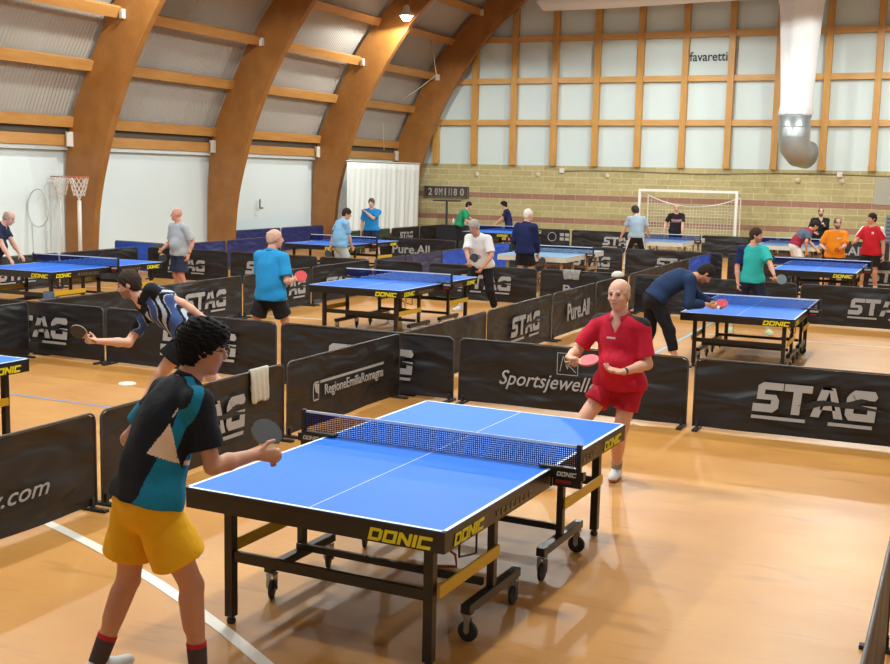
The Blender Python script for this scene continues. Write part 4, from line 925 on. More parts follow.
# ================================================================== people: smooth bodies from blended limbs
class Field:
    def __init__(s, lo, hi, h):
        s.lo = np.array(lo, np.float32); s.h = h; s.n = np.ceil((np.array(hi) - lo) / h).astype(int) + 2
        s.f = np.full(s.n, 0.25, np.float32)
    def sub(s, lo, hi):
        a = np.clip(np.floor((np.array(lo) - s.lo) / s.h).astype(int), 0, s.n - 1); b = np.clip(np.ceil((np.array(hi) - s.lo) / s.h).astype(int) + 1, 1, s.n)
        b = np.maximum(b, a + 1)
        g = [(s.lo[i] + s.h * np.arange(a[i], b[i], dtype=np.float32)) for i in range(3)]
        X = np.meshgrid(*g, indexing='ij', copy=False); return tuple(slice(a[i], b[i]) for i in range(3)), X
    def put(s, d, sl, k, mode):
        f = s.f[sl]
        if mode == 'add':
            h = np.clip(.5 + .5 * (f - d) / k, 0, 1); s.f[sl] = f * (1 - h) + d * h - k * h * (1 - h)
        else:   # carve
            d = -d; h = np.clip(.5 - .5 * (f - d) / k, 0, 1); s.f[sl] = f * (1 - h) + d * h + k * h * (1 - h)
    def cone(s, a, b, ra, rb, k=.02, sq=None, cuts=(), mode='add'):
        a = np.array(a, np.float32); b = np.array(b, np.float32); R = max(ra, rb) * 1.05 + k + 3 * s.h
        sl, X = s.sub(np.minimum(a, b) - R, np.maximum(a, b) + R)
        q = [X[i] - a[i] for i in range(3)]; ba = b - a; L2 = float(ba @ ba) + 1e-9
        t = np.clip((q[0] * ba[0] + q[1] * ba[1] + q[2] * ba[2]) / L2, 0, 1)
        q = [q[i] - t * ba[i] for i in range(3)]
        if sq is not None:
            ax, fac = sq; c = (q[0] * ax[0] + q[1] * ax[1] + q[2] * ax[2]) * (1 / fac - 1); q = [q[i] + c * ax[i] for i in range(3)]
        d = np.sqrt(q[0] ** 2 + q[1] ** 2 + q[2] ** 2) - (ra + (rb - ra) * t)
        if sq is not None: d = d * (0.5 + 0.5 * sq[1])
        for pt, nrm in cuts: d = np.maximum(d, (X[0] - pt[0]) * nrm[0] + (X[1] - pt[1]) * nrm[1] + (X[2] - pt[2]) * nrm[2])
        s.put(d, sl, k, mode)
    def ell(s, c, r, axes, k=.01, cuts=(), mode='add'):
        c = np.array(c, np.float32); R = max(r) * 1.05 + k + 3 * s.h; sl, X = s.sub(c - R, c + R)
        q = [X[i] - c[i] for i in range(3)]; l = [q[0] * a[0] + q[1] * a[1] + q[2] * a[2] for a in axes]
        k0 = np.sqrt(sum((l[i] / r[i]) ** 2 for i in range(3))); k1 = np.sqrt(sum((l[i] / r[i] ** 2) ** 2 for i in range(3))) + 1e-6
        d = k0 * (k0 - 1) / k1
        for pt, nrm in cuts: d = np.maximum(d, (X[0] - pt[0]) * nrm[0] + (X[1] - pt[1]) * nrm[1] + (X[2] - pt[2]) * nrm[2])
        s.put(d, sl, k, mode)
    def waves(s, amp, fr, seed):
        rnd = np.random.RandomState(seed); sl, X = s.sub(s.lo, s.lo + s.h * s.n)
        m = np.abs(s.f) < .06; P = [x[m] for x in X]; w = np.zeros(m.sum(), np.float32)
        for i in range(5):
            v = rnd.randn(3); v = v / np.linalg.norm(v) * fr * (.6 + rnd.rand()); w += np.sin(P[0] * v[0] + P[1] * v[1] + P[2] * v[2] * 1.3 + rnd.rand() * 6)
        s.f[m] += amp * w / 2.2
    def mesh(s):
        f = s.f; sg = f < 0
        f0 = [sg[i:sg.shape[0] - 1 + i, j:sg.shape[1] - 1 + j, k:sg.shape[2] - 1 + k] for i in (0, 1) for j in (0, 1) for k in (0, 1)]
        cnt = sum(x.astype(np.int8) for x in f0); act = (cnt > 0) & (cnt < 8); idx = np.argwhere(act)
        cid = -np.ones(act.shape, np.int32); cid[tuple(idx.T)] = np.arange(len(idx))
        cor = np.array([(i, j, k) for i in (0, 1) for j in (0, 1) for k in (0, 1)])
        val = np.stack([f[idx[:, 0] + c[0], idx[:, 1] + c[1], idx[:, 2] + c[2]] for c in cor], 1)
        acc = np.zeros((len(idx), 3)); num = np.zeros(len(idx))
        for a in range(8):
            for b in range(a + 1, 8):
                if np.abs(cor[a] - cor[b]).sum() != 1: continue
                va, vb = val[:, a], val[:, b]; m = (va < 0) != (vb < 0); t = va[m] / (va[m] - vb[m])
                acc[m] += cor[a] + (cor[b] - cor[a]) * t[:, None]; num[m] += 1
        V = (idx + acc / num[:, None]) * s.h + s.lo
        Q = []
        for ax in range(3):
            o1, o2 = [(1, 2), (2, 0), (0, 1)][ax]
            sh = [slice(None)] * 3; sh2 = [slice(None)] * 3; sh[ax] = slice(0, -1); sh2[ax] = slice(1, None)
            A, B = sg[tuple(sh)], sg[tuple(sh2)]; e = np.argwhere(A != B)
            e = e[(e[:, o1] > 0) & (e[:, o2] > 0) & (e[:, o1] < act.shape[o1]) & (e[:, o2] < act.shape[o2])]
            fl = A[tuple(e.T)]
            def cc(d1, d2):
                q = e.copy(); q[:, o1] -= d1; q[:, o2] -= d2; return cid[tuple(q.T)]
            q = np.stack([cc(1, 1), cc(0, 1), cc(0, 0), cc(1, 0)], 1)
            q[~fl] = q[~fl][:, ::-1]; Q.append(q)
        Q = np.concatenate(Q); Q = Q[(Q >= 0).all(1)]
        return V, Q
def obj_from(V, Q, name, mats, parent, origin, region=None):
    me = bpy.data.meshes.new(name); V = V - np.array(origin)
    me.vertices.add(len(V)); me.vertices.foreach_set('co', V.astype(np.float32).ravel())
    me.loops.add(len(Q) * 4); me.loops.foreach_set('vertex_index', Q.astype(np.int32).ravel())
    me.polygons.add(len(Q)); me.polygons.foreach_set('loop_start', np.arange(len(Q), dtype=np.int32) * 4)
    me.update(calc_edges=True)
    for m in mats: me.materials.append(m)
    if region is not None:
        cen = V[Q].mean(1) + np.array(origin); me.polygons.foreach_set('material_index', region(cen).astype(np.int32))
    me.polygons.foreach_set('use_smooth', np.ones(len(Q), bool)); me.validate(); me.update()
    o = bpy.data.objects.new(name, me); COL.objects.link(o); o.parent = parent; return o

def hand(F, W, d, n, t, s, curl, rmin, thumb=.6):
    """W wrist, d along the palm, n palm normal, t towards the thumb"""
    pc = W + d * .045 * s
    F.cone(W, W + d * .085 * s, .027 * s, .036 * s, .012, sq=(n, .55))
    for i, (o, L) in enumerate(((.027, .072), (.009, .080), (-.009, .074), (-.026, .058))):
        b = W + d * (.086 - abs(i - 1) * .004) * s + t * o * s; dd = d + t * (o * 2.2); dd = unit(dd); nn = n
        c = curl[i] if isinstance(curl, (list, tuple)) else curl
        for j, fr in enumerate((.45, .32, .25)):
            ang = c * (.8 if j == 0 else 1.0); ax = np.cross(dd, nn); dd2 = rotv(dd, ax, ang); nn = rotv(nn, ax, ang); dd = dd2
            e = b + dd * L * fr * s; r = max(.0088 * s, rmin) * (1 - .06 * j); F.cone(b, e, r, r * .93, .004); b = e
    b = W + d * .028 * s + t * .026 * s; dd = unit(d * .62 + t * .78 + n * .25 * thumb * 2); r = max(.0105 * s, rmin)
    e = b + dd * .042 * s; F.cone(b, e, r * 1.15, r, .008); dd = unit(d * .85 + t * .35 + n * .5 * thumb * 2); F.cone(e, e + dd * .034 * s, r, r * .85, .004)

def build_person(key, look, label):
    p = PEOPLE[key]; J = pose(p); s = J['s']; L = look; vox = L.get('vox', .013); g = L.get('girth', 1.0); bel = L.get('belly', 0)
    P, W, C, Nk = J['P'], J['W'], J['C'], J['N']; up1, up2, F1, F2, R1, R2 = [J[k] for k in ('up1', 'up2', 'F1', 'F2', 'R1', 'R2')]
    hf, hr, hu, HC = J['hf'], J['hr'], J['hu'], J['HC']
    org = (P[0], P[1], 0); root = empty('person', org); tag(root, label, 'person')
    pts = np.array([J[k] for k in ('P', 'N', 'HC', 'EL', 'ER', 'WL', 'WR', 'KL', 'KR', 'AL', 'AR')]); lo = pts.min(0) - .30; hi = pts.max(0) + .30
    lo[2] = max(lo[2], -0.02)
    rm = vox * .72
    # ---------------- body
    B = Field(lo, hi, vox)
    def torso(B, o=0.0, k=.05):
        B.cone(J['hipL'] + up1 * .02, J['hipR'] + up1 * .02, .110 * s * g + o, .110 * s * g + o, k, sq=(F1, .86))
        B.cone(P + up1 * .03 * s, W, .150 * s * g + o, (.138 + bel * .3) * s * g + o, k, sq=(F1, .72 + bel * 1.2))
        B.cone(W, C + up2 * .01, (.138 + bel * .3) * s * g + o, .158 * s * g + o, k, sq=(F1, .70 + bel))
        B.cone(C, Nk - up2 * .055 * s, .158 * s * g + o, .105 * s + o, k, sq=(F2, .66))
        for S_ in ('SL', 'SR'):
            B.cone(Nk - up2 * .055 * s, J[S_] - up2 * .014 * s, .070 * s + o, .048 * s + o, k)
            B.cone(Nk + up2 * .012 * s, J[S_], .042 * s + o, .045 * s + o, k * .8)
        if bel: B.ell(W + F1 * (.05 + bel * .5) * s, [(.115 + bel * .2) * s + o] * 3, [F1, R1, up1], .05)
    torso(B)
    B.cone(Nk - up2 * .02 * s, J['NB'] + hu * .02 * s, .064 * s, .057 * s, .035)
    for sd, sg in (('L', -1), ('R', 1)):
        h_, K, A, E, Wr, Sh = J['hip' + sd], J['K' + sd], J['A' + sd], J['E' + sd], J['W' + sd], J['S' + sd]
        lw = L.get('legw', 1.0)
        B.cone(h_ - (K - h_) * .02, K, .085 * s * g * lw, .054 * s * lw, .04)
        B.cone(K, A, .053 * s * lw, .036 * s, .02)
        sh_ = unit(A - K); back = -unit(J['ft' + sd] - sh_ * np.dot(J['ft' + sd], sh_))
        B.cone(K + (A - K) * .16 + back * .016 * s, K + (A - K) * .45 + back * .014 * s, .049 * s * lw, .041 * s * lw, .03)
        fd = J['ft' + sd]; zg = min(A[2], .085)
        heel = A - V3(0, 0, zg - .04) - fd * .03; toe = A + fd * .15 * s - V3(0, 0, zg - .028)
        B.cone(heel, toe, .034 * s, .028 * s, .03)
        aw = L.get('armw', 1.0)
        B.cone(Sh, E, .047 * s * aw, .039 * s * aw, .03); B.cone(E, E + (Wr - E) * .35, .040 * s * aw, .041 * s * aw, .02); B.cone(E + (Wr - E) * .35, Wr, .040 * s * aw, .026 * s, .02)
        hd = L.get('hand' + sd, {})
        d = V3(*hd['d']) if 'd' in hd else unit(Wr - E); d = unit(d); n = unit(V3(*hd['n']) if 'n' in hd else -R2 * sg); n = unit(n - d * np.dot(n, d)); t = np.cross(d, n) * sg
        if 't' in hd and np.dot(t, V3(*hd['t'])) < 0: t = -t
        J['hd' + sd] = (Wr, d, n, t)
        hand(B, Wr, d, n, t, s * 1.02, hd.get('curl', 26), rm * .9)
    # head
    q = s; fat = L.get('face', 1.0)
    A3 = [hf, hr, hu]; at = lambda f, r, u: HC + (hf * f + hr * r + hu * u) * q
    B.ell(at(-.012, 0, .022), (.096 * q, .076 * q, .094 * q), A3, .02)
    B.ell(at(.030, 0, -.045), (.066 * q, .056 * q * fat, .070 * q), A3, .035)
    B.ell(at(.062, 0, -.098), (.022 * q, .024 * q, .016 * q), A3, .03)
    fine_ = vox < .0095
    B.cone(at(.092, 0, .012), at(.108, 0, -.026), .008 * q, .0115 * q, .010)
    B.ell(at(.098, 0, -.030), (.012 * q, .016 * q, .009 * q), A3, .008)
    for e in (-1, 1):
        B.ell(at(-.005, e * .079, -.008), (.020 * q, max(.008 * q, vox * .6), .031 * q), A3, .006)
        if fine_:
            B.ell(at(.084, e * .030, .027), (.012 * q, .020 * q, .007 * q), A3, .012)
            B.ell(at(.099, e * .031, .008), (.013 * q, .016 * q, .010 * q), A3, .010, mode='carve')
            B.ell(at(.079, e * .031, .007), (.012 * q, .013 * q, .010 * q), A3, .003)
            B.ell(at(.070, e * .040, -.028), (.020 * q, .020 * q, .018 * q), A3, .02)
    if fine_:
        B.ell(at(.090, 0, -.056), (.010 * q, .023 * q, .006 * q), A3, .005); B.ell(at(.088, 0, -.068), (.010 * q, .020 * q, .007 * q), A3, .005)
        
    else:
        for e in (-1, 1): B.ell(at(.100, e * .031, .010), (.014 * q, .015 * q, .010 * q), A3, .012, mode='carve')
    V, Q = B.mesh()
    sk = L.get('skin', (206, 150, 122)); skm = mat('skin_%d_%d_%d' % sk, sk, rough=.5, noise=.05, nscale=12)
    lip = mat('lips_%d' % sk[0], tuple(int(v * .82) for v in sk), rough=.5); eye = mat('eye_dark', (58, 44, 38), rough=.3); brow = mat('brow_' + key, L.get('browc', tuple(int(v * .62) for v in sk)), rough=.8)
    shade = mat('stubble_' + key, L.get('beard', sk), rough=.8)
    def region(c):
        r = (c - HC) / q; f_ = r @ hf; l_ = r @ hr; u_ = r @ hu; out = np.zeros(len(c), int)
        fr = f_ > .055
        out[fr & (np.abs(np.abs(l_) - .031) < .012) & (np.abs(u_ - .008) < .0052)] = 1
        out[fr & (np.abs(np.abs(l_) - .032) < .019) & (np.abs(u_ - .031) < .0058)] = 2
        out[fr & (np.abs(l_) < .024) & (np.abs(u_ + .062) < .0085)] = 3
        if 'beard' in L:
            m = (out == 0) & (u_ < -.045 + .4 * np.abs(l_) * 0) & (f_ > .005) & (u_ > -.125); out[m] = 4
        return out
    obj_from(V, Q, 'body', [skm, eye, brow, lip, shade], root, org, region)
    # ---------------- hair
    hs = L.get('hair', 'short'); hc = L.get('hairc', (40, 32, 30))
    if hs != 'bald':
        th = {'short': .010, 'thick': .022, 'fringe': .006, 'thin': .006}[hs]
        Hh = Field(HC - .19 * q, HC + .19 * q, max(vox * .75, .005))
        Hh.ell(at(-.016, 0, .026 + th * .3), ((.096 + th) * q, (.077 + th) * q, (.094 + th) * q), A3, .01)
        Hh.ell(at(-.050, 0, -.030), ((.052 + th * .6) * q, (.062 + th * .7) * q, (.055 + th) * q), A3, .03)
        if hs == 'thick':
            Hh.ell(at(.03, 0, .095), (.075 * q, .07 * q, .04 * q), A3, .03); Hh.ell(at(.06, .015, .075), (.045 * q, .06 * q, .035 * q), A3, .02)
        hl = L.get('hairline', .052)
        Hh.ell(at(.105, 0, hl - .135 + (.01 if hs == 'thick' else 0)), (.088 * q, .16 * q, .13 * q), A3, .008, mode='carve')
        Hh.ell(at(.07, 0, -.09), (.10 * q, .16 * q, .085 * q), A3, .01, mode='carve')
        if hs == 'fringe': Hh.ell(at(0.02, 0, .115), (.15 * q, .065 * q, .085 * q), A3, .01, mode='carve'); Hh.ell(at(.05, 0, .10), (.10 * q, .10 * q, .10 * q), A3, .01, mode='carve')
        if hs == 'thin': Hh.ell(at(.075, 0, .09), (.075 * q, .07 * q, .05 * q), A3, .01, mode='carve')
        Hh.waves(.0042 if hs == 'thick' else .002, 210, 5)
        V, Q = Hh.mesh(); obj_from(V, Q, 'hair', [mat('hair_%d_%d_%d' % hc, hc, rough=.85, spec=.25, noise=.25, nscale=60, bump=.5, bscale=160)], root, org)
    # ---------------- shirt
    sc = L['shirt']; T = Field(lo, hi, vox); o = L.get('loose', .016)
    hem = P - up1 * L.get('hem', .0) * s
    hc_ = [(hem, -up1)]
    T.cone(W, hem - up1 * .03, (.150 + bel * .3) * s * g + o, .152 * s * g + o + .002, .03, sq=(F1, .80 + bel * .7), cuts=hc_)
    T.cone(J['hipL'] + up1 * .02, J['hipR'] + up1 * .02, .117 * s * g + .024, .117 * s * g + .024, .03, sq=(F1, .90), cuts=hc_)
    T.cone(W, C + up2 * .01, (.148 + bel * .3) * s * g + o, .160 * s * g + o, .05, sq=(F1, .72 + bel))
    T.cone(C, Nk - up2 * .055 * s, .160 * s * g + o, .108 * s + o, .05, sq=(F2, .70))
    for S_ in ('SL', 'SR'):
        T.cone(Nk - up2 * .055 * s, J[S_] - up2 * .014 * s, .072 * s + o * .8, .050 * s + o * .6, .04)
        T.cone(Nk + up2 * .004 * s, J[S_], .040 * s + o * .7, .047 * s + o * .6, .03)
    if bel: T.ell(W + F1 * (.05 + bel * .5) * s, [(.117 + bel * .2) * s + o] * 3, [F1, R1, up1], .05, cuts=hc_)
    sl = L.get('sleeve', .62)
    for sd in 'LR':
        Sh, E, Wr = J['S' + sd], J['E' + sd], J['W' + sd]
        if sl <= 1:
            e = Sh + (E - Sh) * sl; T.cone(Sh, e + (E - Sh) * .15, .050 * s + o * .8, .052 * s + o, .03, cuts=[(e, unit(E - Sh))])
        else:
            T.cone(Sh, E, .054 * s + o, .044 * s + o, .03); e = E + (Wr - E) * (sl - 1); T.cone(E, e + (Wr - E) * .1, .044 * s + o, .030 * s + o * .8, .02, cuts=[(e, unit(Wr - E))])
    T.cone(Nk - up2 * .01 + F2 * .012, Nk + up2 * .16 + F2 * .03, .062 * s, .085 * s, .006, mode='carve')
    if L.get('vneck'): T.cone(Nk - up2 * .07 * s + F2 * .10 * s, Nk + F2 * .08 * s, .012, .045, .006, mode='carve')
    T.waves(.0035 if vox < .01 else .003, 28, 3 + len(key) + int(abs(P[0] * 7)))
    V, Q = T.mesh()
    smats = [mat('cloth_%d_%d_%d' % c, c, rough=.8, spec=.25, noise=.05, nscale=20, bump=.3, bscale=18) for c in [sc] + L.get('shirt_more', [])]
    obj_from(V, Q, 'shirt', smats, root, org, (lambda c: L['shirt_fn'](c, J)) if 'shirt_fn' in L else None)
    if L.get('collar'):
        qm = MB(); n = 22; Vv = []; r0 = .064 * s
        for k in range(n + 1):
            a = PI * .16 + (2 * PI - PI * .32) * k / n - 0.0; dirv = F2 * math.cos(a) + R2 * math.sin(a)
            b = Nk + F2 * .010 + up2 * (.022 - .022 * math.cos(a)) * s; 
            Vv += [b + dirv * (r0 + .006), b + dirv * (r0 + .004) + up2 * .036 * s, b + dirv * (r0 + .010) + up2 * .038 * s, b + dirv * (r0 + .022) + up2 * .002]
        Fq = [(4 * k + i, 4 * (k + 1) + i, 4 * (k + 1) + (i + 1) % 4, 4 * k + (i + 1) % 4) for k in range(n) for i in range(4)]
        qm.add([Vector(v - np.array(org)) for v in Vv], Fq); qm.build('collar', mat('cloth_%d_%d_%d' % L['collar'], L['collar'], rough=.75), parent=root, smooth=True)
    # ---------------- shorts / trousers
    lg = L.get('legs', .50); pc = L['pants']; Z = Field(lo, hi, vox)
    topc = [(P + up1 * .085 * s, up1)]
    Z.cone(J['hipL'] + up1 * .01, J['hipR'] + up1 * .01, .115 * s * g + .006, .115 * s * g + .006, .03, sq=(F1, .88), cuts=topc); Z.cone(P, W - up1 * .03, .145 * s * g + .004, .134 * s * g, .03, sq=(F1, .74), cuts=topc)
    for sd in 'LR':
        h_, K, A = J['hip' + sd], J['K' + sd], J['A' + sd]; fl = L.get('flare', .03)
        if lg <= 1:
            e = h_ + (K - h_) * lg; Z.cone(h_, e + (K - h_) * .12, .090 * s * g + .010, (.080 + fl) * s * g + .006, .03, cuts=[(e, unit(K - h_))])
        else:
            Z.cone(h_, K, .094 * s * g + .012, .064 * s + .012, .04); e = K + (A - K) * (lg - 1); Z.cone(K, e + (A - K) * .1, .064 * s + .012, .050 * s + .010, .03, cuts=[(e, unit(A - K))])
    Z.waves(.0035, 26, 9)
    V, Q = Z.mesh(); obj_from(V, Q, 'shorts' if lg <= 1 else 'trousers', [mat('cloth_%d_%d_%d' % c, c, rough=.8, spec=.25, noise=.05, nscale=20, bump=.3, bscale=18) for c in [pc] + L.get('pants_more', [])], root, org, (lambda c: L['pants_fn'](c, J)) if 'pants_fn' in L else None)
    # ---------------- shoes and socks
    for sd in 'LR':
        A, K, fd = J['A' + sd], J['K' + sd], J['ft' + sd]; zg = min(A[2], .085); rt = np.array([fd[1], -fd[0], 0]); gz = A[2] - zg
        X = Field(np.minimum(A, A + fd * .2) - .13, np.maximum(A, A + fd * .2) + .13, min(vox, .01))
        b0 = V3(A[0], A[1], gz)
        flo = [(b0 + V3(0, 0, .004), V3(0, 0, -1))]
        X.cone(b0 - fd * .045 + V3(0, 0, .035), b0 + fd * .06 + V3(0, 0, .033), .040, .046, .02, cuts=flo); X.cone(b0 + fd * .05 + V3(0, 0, .03), b0 + fd * .165 * s + V3(0, 0, .026), .046, .036, .02, cuts=flo)
        X.cone(b0 - fd * .025 + V3(0, 0, .05), b0 + fd * .015 + V3(0, 0, .085), .042, .040, .02, cuts=[(b0 + V3(0, 0, .092), V3(0, 0, 1))])
        V, Q = X.mesh(); cs = L.get('shoe', (226, 226, 224)); ss = L.get('sole', (236, 236, 232))
        obj_from(V, Q, 'shoe', [mat('shoe_%d_%d_%d' % cs, cs, rough=.55), mat('shoe_%d_%d_%d' % ss, ss, rough=.55)], root, org, lambda c: (c[:, 2] < gz + .028).astype(int))
        sk_ = L.get('sock', (214, 214, 210)); top = L.get('sockh', .10); a_ = b0 + V3(0, 0, .08); dirn = unit(K - A); b_ = A + dirn * top
        Y = Field(np.minimum(a_, b_) - .09, np.maximum(a_, b_) + .09, min(vox, .009))
        rr_ = .036 * s + .007 + (.012 if top > .15 else 0); Y.cone(a_, b_ + dirn * .03, rr_, rr_ + (.006 if top < .15 else .010), .01, cuts=[(b_, dirn)])
        V, Q = Y.mesh(); cb = L.get('sockband', sk_)
        obj_from(V, Q, 'sock', [mat('sock_%d_%d_%d' % sk_, sk_, rough=.9), mat('sock_%d_%d_%d' % cb, cb, rough=.9)], root, org, lambda c: (((c - b_) @ dirn) > -.022).astype(int))
    # ---------------- accessories
    if L.get('glasses'):
        gl = empty('glasses', (0, 0, 0)); gl.parent = root
        qm = MB()
        for e in (-1, 1):
            qm2 = [at(.118, e * .034, .006) + (hr * .023 * math.cos(a) + hu * .019 * math.sin(a)) * q - np.array(org) for a in [2 * PI * k / 16 for k in range(16)]]
            qm.tube(qm2, .0022, 5, closed=True); qm.tube([at(.118, e * .057, .01) - np.array(org), at(.10, e * .078, .012) - np.array(org), at(.0, e * .084, .006) - np.array(org)], .002, 5)
        qm.tube([at(.118, -.011, .008) - np.array(org), at(.118, .011, .008) - np.array(org)], .002, 5)
        bpy.data.objects.remove(gl); qm.build('glasses', mat('glasses_rim', (70, 60, 56), rough=.3), parent=root, smooth=True)
    for sd in L.get('watch', ''):
        E, Wr = J['E' + sd], J['W' + sd]; d = unit(Wr - E); c = Wr - d * .02; Y = Field(c - .07, c + .07, .006); Y.cone(c - d * .012, c + d * .012, .030 * s, .030 * s, .004, cuts=[(c + d * .012, d), (c - d * .012, -d)])
        V, Q = Y.mesh(); obj_from(V, Q, 'watch', [mat('watch_dark', (52, 52, 56), rough=.35)], root, org)
    for fn in L.get('after', []): fn(root, J, org)
    return root, J
def bat(c, d, n, label, front=(40, 40, 42), back=(160, 40, 40), handle=(170, 130, 84)):
    """c: point where the handle is held, d: towards the blade, n: blade normal"""
    d = unit(np.array(d, float)); n = unit(np.array(n, float)); n = unit(n - d * np.dot(n, d)); x = np.cross(d, n)
    M = Matrix(((x[0], n[0], d[0], c[0]), (x[1], n[1], d[1], c[1]), (x[2], n[2], d[2], c[2]), (0, 0, 0, 1)))
    r = empty('table_tennis_bat', c); tag(r, label, 'table tennis bat', 'table tennis bats')
    Mi = Matrix.Translation(-Vector(c)) @ M
    pts = [(.0135, -.055), (.0135, .03), (.025, .045), (.052, .065), (.071, .095), (.0755, .125), (.070, .155), (.052, .182), (.026, .198), (0, .202)]
    poly = [(a, b) for a, b in pts] + [(-a, b) for a, b in pts[::-1][1:]]
    q = MB(); q.prism([(a * .99, b) for a, b in poly if b > .028], (-.003, .003)); q.build('blade', mat('wood_pale', (206, 176, 128), rough=.6), parent=r, M=Mi)
    q = MB(); q.prism([(a, b) for a, b in poly if b > .05], (.003, .007)); q.build('rubber_front', mat('rub_%d_%d_%d' % front, front, rough=.55), parent=r, M=Mi)
    q = MB(); q.prism([(a, b) for a, b in poly if b > .05], (-.007, -.003)); q.build('rubber_back', mat('rub_%d_%d_%d' % back, back, rough=.55), parent=r, M=Mi)
    q = MB(); q.tube([(0, 0, -.055), (0, 0, -.02), (0, 0, .035)], [.015, .0125, .0135], 12); q.build('handle', mat('wood_h_%d' % handle[0], handle, rough=.5), parent=r, M=Mi, smooth=True)
    return r
# ================================================================== people: looks
def tor(c, J):
    ax = J['N'] - J['P']; L = np.linalg.norm(ax); a = ax / L; r = c - J['P']
    h = (r @ a) / L; return h, r @ J['F2'], (r - np.outer(r @ a, a)) @ J['R2']
def seg(c, a, b):
    ba = b - a; t = np.clip(((c - a) @ ba) / (ba @ ba), 0, 1); d = np.linalg.norm(c - a - np.outer(t, ba), axis=1); return t, d
def onarm(c, J, sd):
    sg = 1 if sd == 'R' else -1; return ((c - J['S' + sd]) @ J['R2']) * sg + .3 * ((J['S' + sd] - c) @ J['up2']) > .0
def p1_shirt(c, J):
    h, f, r = tor(c, J); o = np.zeros(len(c), int); f = (c - J['C']) @ J['F2']
    sR = (c - J['SR']); tR, dR = seg(c, J['SR'], J['ER']); rr = (c - J['C']) @ J['R2']; arm = (dR < .14) & ((rr > .165) | ((tR > .25) & (dR < .085)))
    body = ~arm
    side = body & (r > .098)
    o[side & (h < .46) & (f > -.045 - .0 * h)] = 1
    o[side & (h >= .40) & (h < .90) & (f > -.085 + (h - .40) * .06)] = 2; o[side & (h >= .44) & (h < .9) & (f > .03)] = 1
    st = (np.abs((sR @ J['F2']) + .035 - .0 * tR) < .016) & (r > .035) & (h > .55); o[st & ~(side & (h < .7))] = 1
    o[arm & (np.abs(sR @ J['F2'] + .030 - .02 * tR * 2) < .018)] = 1
    tL, dL = seg(c, J['SL'], J['EL']); o[(dL < .10) & (tL > .40)] = 1
    return o
def p2_shirt(c, J):
    h, f, r = tor(c, J); o = np.zeros(len(c), int)
    for sd, sg in (('R', 1), ('L', -1)):
        v = c - J['S' + sd]; t, d = seg(c, J['S' + sd], J['E' + sd]); o[((v @ J['up2']) + (v @ J['R2']) * sg * .45 - (v @ J['F2']) * .25 > .034) & (r * sg > .05)] = 1
    return o
def p3_shirt(c, J):
    h, f, r = tor(c, J); o = np.zeros(len(c), int); s = np.sin(h * 13 + r * 24 + 1.2 * np.sin(f * 30))
    o[(h > .10) & (h < .95) & (s > .35)] = 1; o[(h > .1) & (h < .85) & (s < -.80)] = 2; o[(np.abs(s - .30) < .12) & (h > .1) & (h < .9)] = 2
    o[(h < .5) & (r < -.06) & (s > 0)] = 1; return o
def p16_shirt(c, J):
    o = np.zeros(len(c), int); v = c - J['SR']; h, f, r = tor(c, J); o[(v @ J['R2'] > -.03 - .7 * (v @ J['up2'])) & (h > .6) & (v @ J['R2'] > -.09)] = 1
    t, d = seg(c, J['SR'], J['ER']); o[(d < .088) & (v @ J['R2'] > -.03)] = 1; return o
def p17_shirt(c, J):
    h, f, r = tor(c, J); o = np.zeros(len(c), int); o[(h > .42)] = 1; o[h > .92] = 0
    for sd in 'L': t, d = seg(c, J['SL'], J['EL']); o[(d < .09)] = 0
    return o
def p20_shirt(c, J):
    o = np.zeros(len(c), int)
    for sd, sg in (('R', 1), ('L', -1)):
        v = c - J['S' + sd]; o[(v @ J['R2'] * sg + (v @ J['up2']) * .55 > .030) & ((v @ J['F2']) > -.09)] = 1
    return o
def p7_shirt(c, J):
    h, f, r = tor(c, J); o = np.zeros(len(c), int); m = (h < .80) & (h > .25) & (np.abs(r + .06 - (h - .4) * .05) < .022) & (f < .0); o[m] = 1; v = c - J['SL']; o[(np.linalg.norm(v + J['F2'] * .0 - J['R2'] * .03, axis=1) < .075) & (f < 0)] = 1; return o
def p12_shirt(c, J):
    h, f, r = tor(c, J); o = np.zeros(len(c), int); o[(((h - .40) / .085) ** 2 + (r / .075) ** 2 < 1) & ((c - J['C']) @ J['F2'] > .02)] = 1; return o
def p14_shirt(c, J):
    h, f, r = tor(c, J); o = np.zeros(len(c), int); F_ = (c - J['C']) @ J['F2'] > 0; o[(np.abs(h - .68) < .045) & F_ & (np.abs(r) < .15)] = 1; o[(np.abs(h - .59) < .045) & F_ & (np.abs(r) < .15)] = 2; return o
def p19_shirt(c, J):
    h, f, r = tor(c, J); o = np.zeros(len(c), int); F_ = (c - J['C']) @ J['F2'] > 0; o[(np.abs(h - .74 + .5 * r) < .022) & (np.abs(r + .045) < .05) & F_] = 1; o[(((h - .28) / .1) ** 2 + ((r + .02) / .07) ** 2 < 1) & F_] = 2; return o
def stripe_pants(c, J):
    o = np.zeros(len(c), int)
    for sd, sg in (('R', 1), ('L', -1)):
        t, d = seg(c, J['hip' + sd], J['K' + sd]); v = c - (J['hip' + sd] + np.outer(t, J['K' + sd] - J['hip' + sd])); o[(v @ J['R1'] * sg > .062)] = 1
    return o
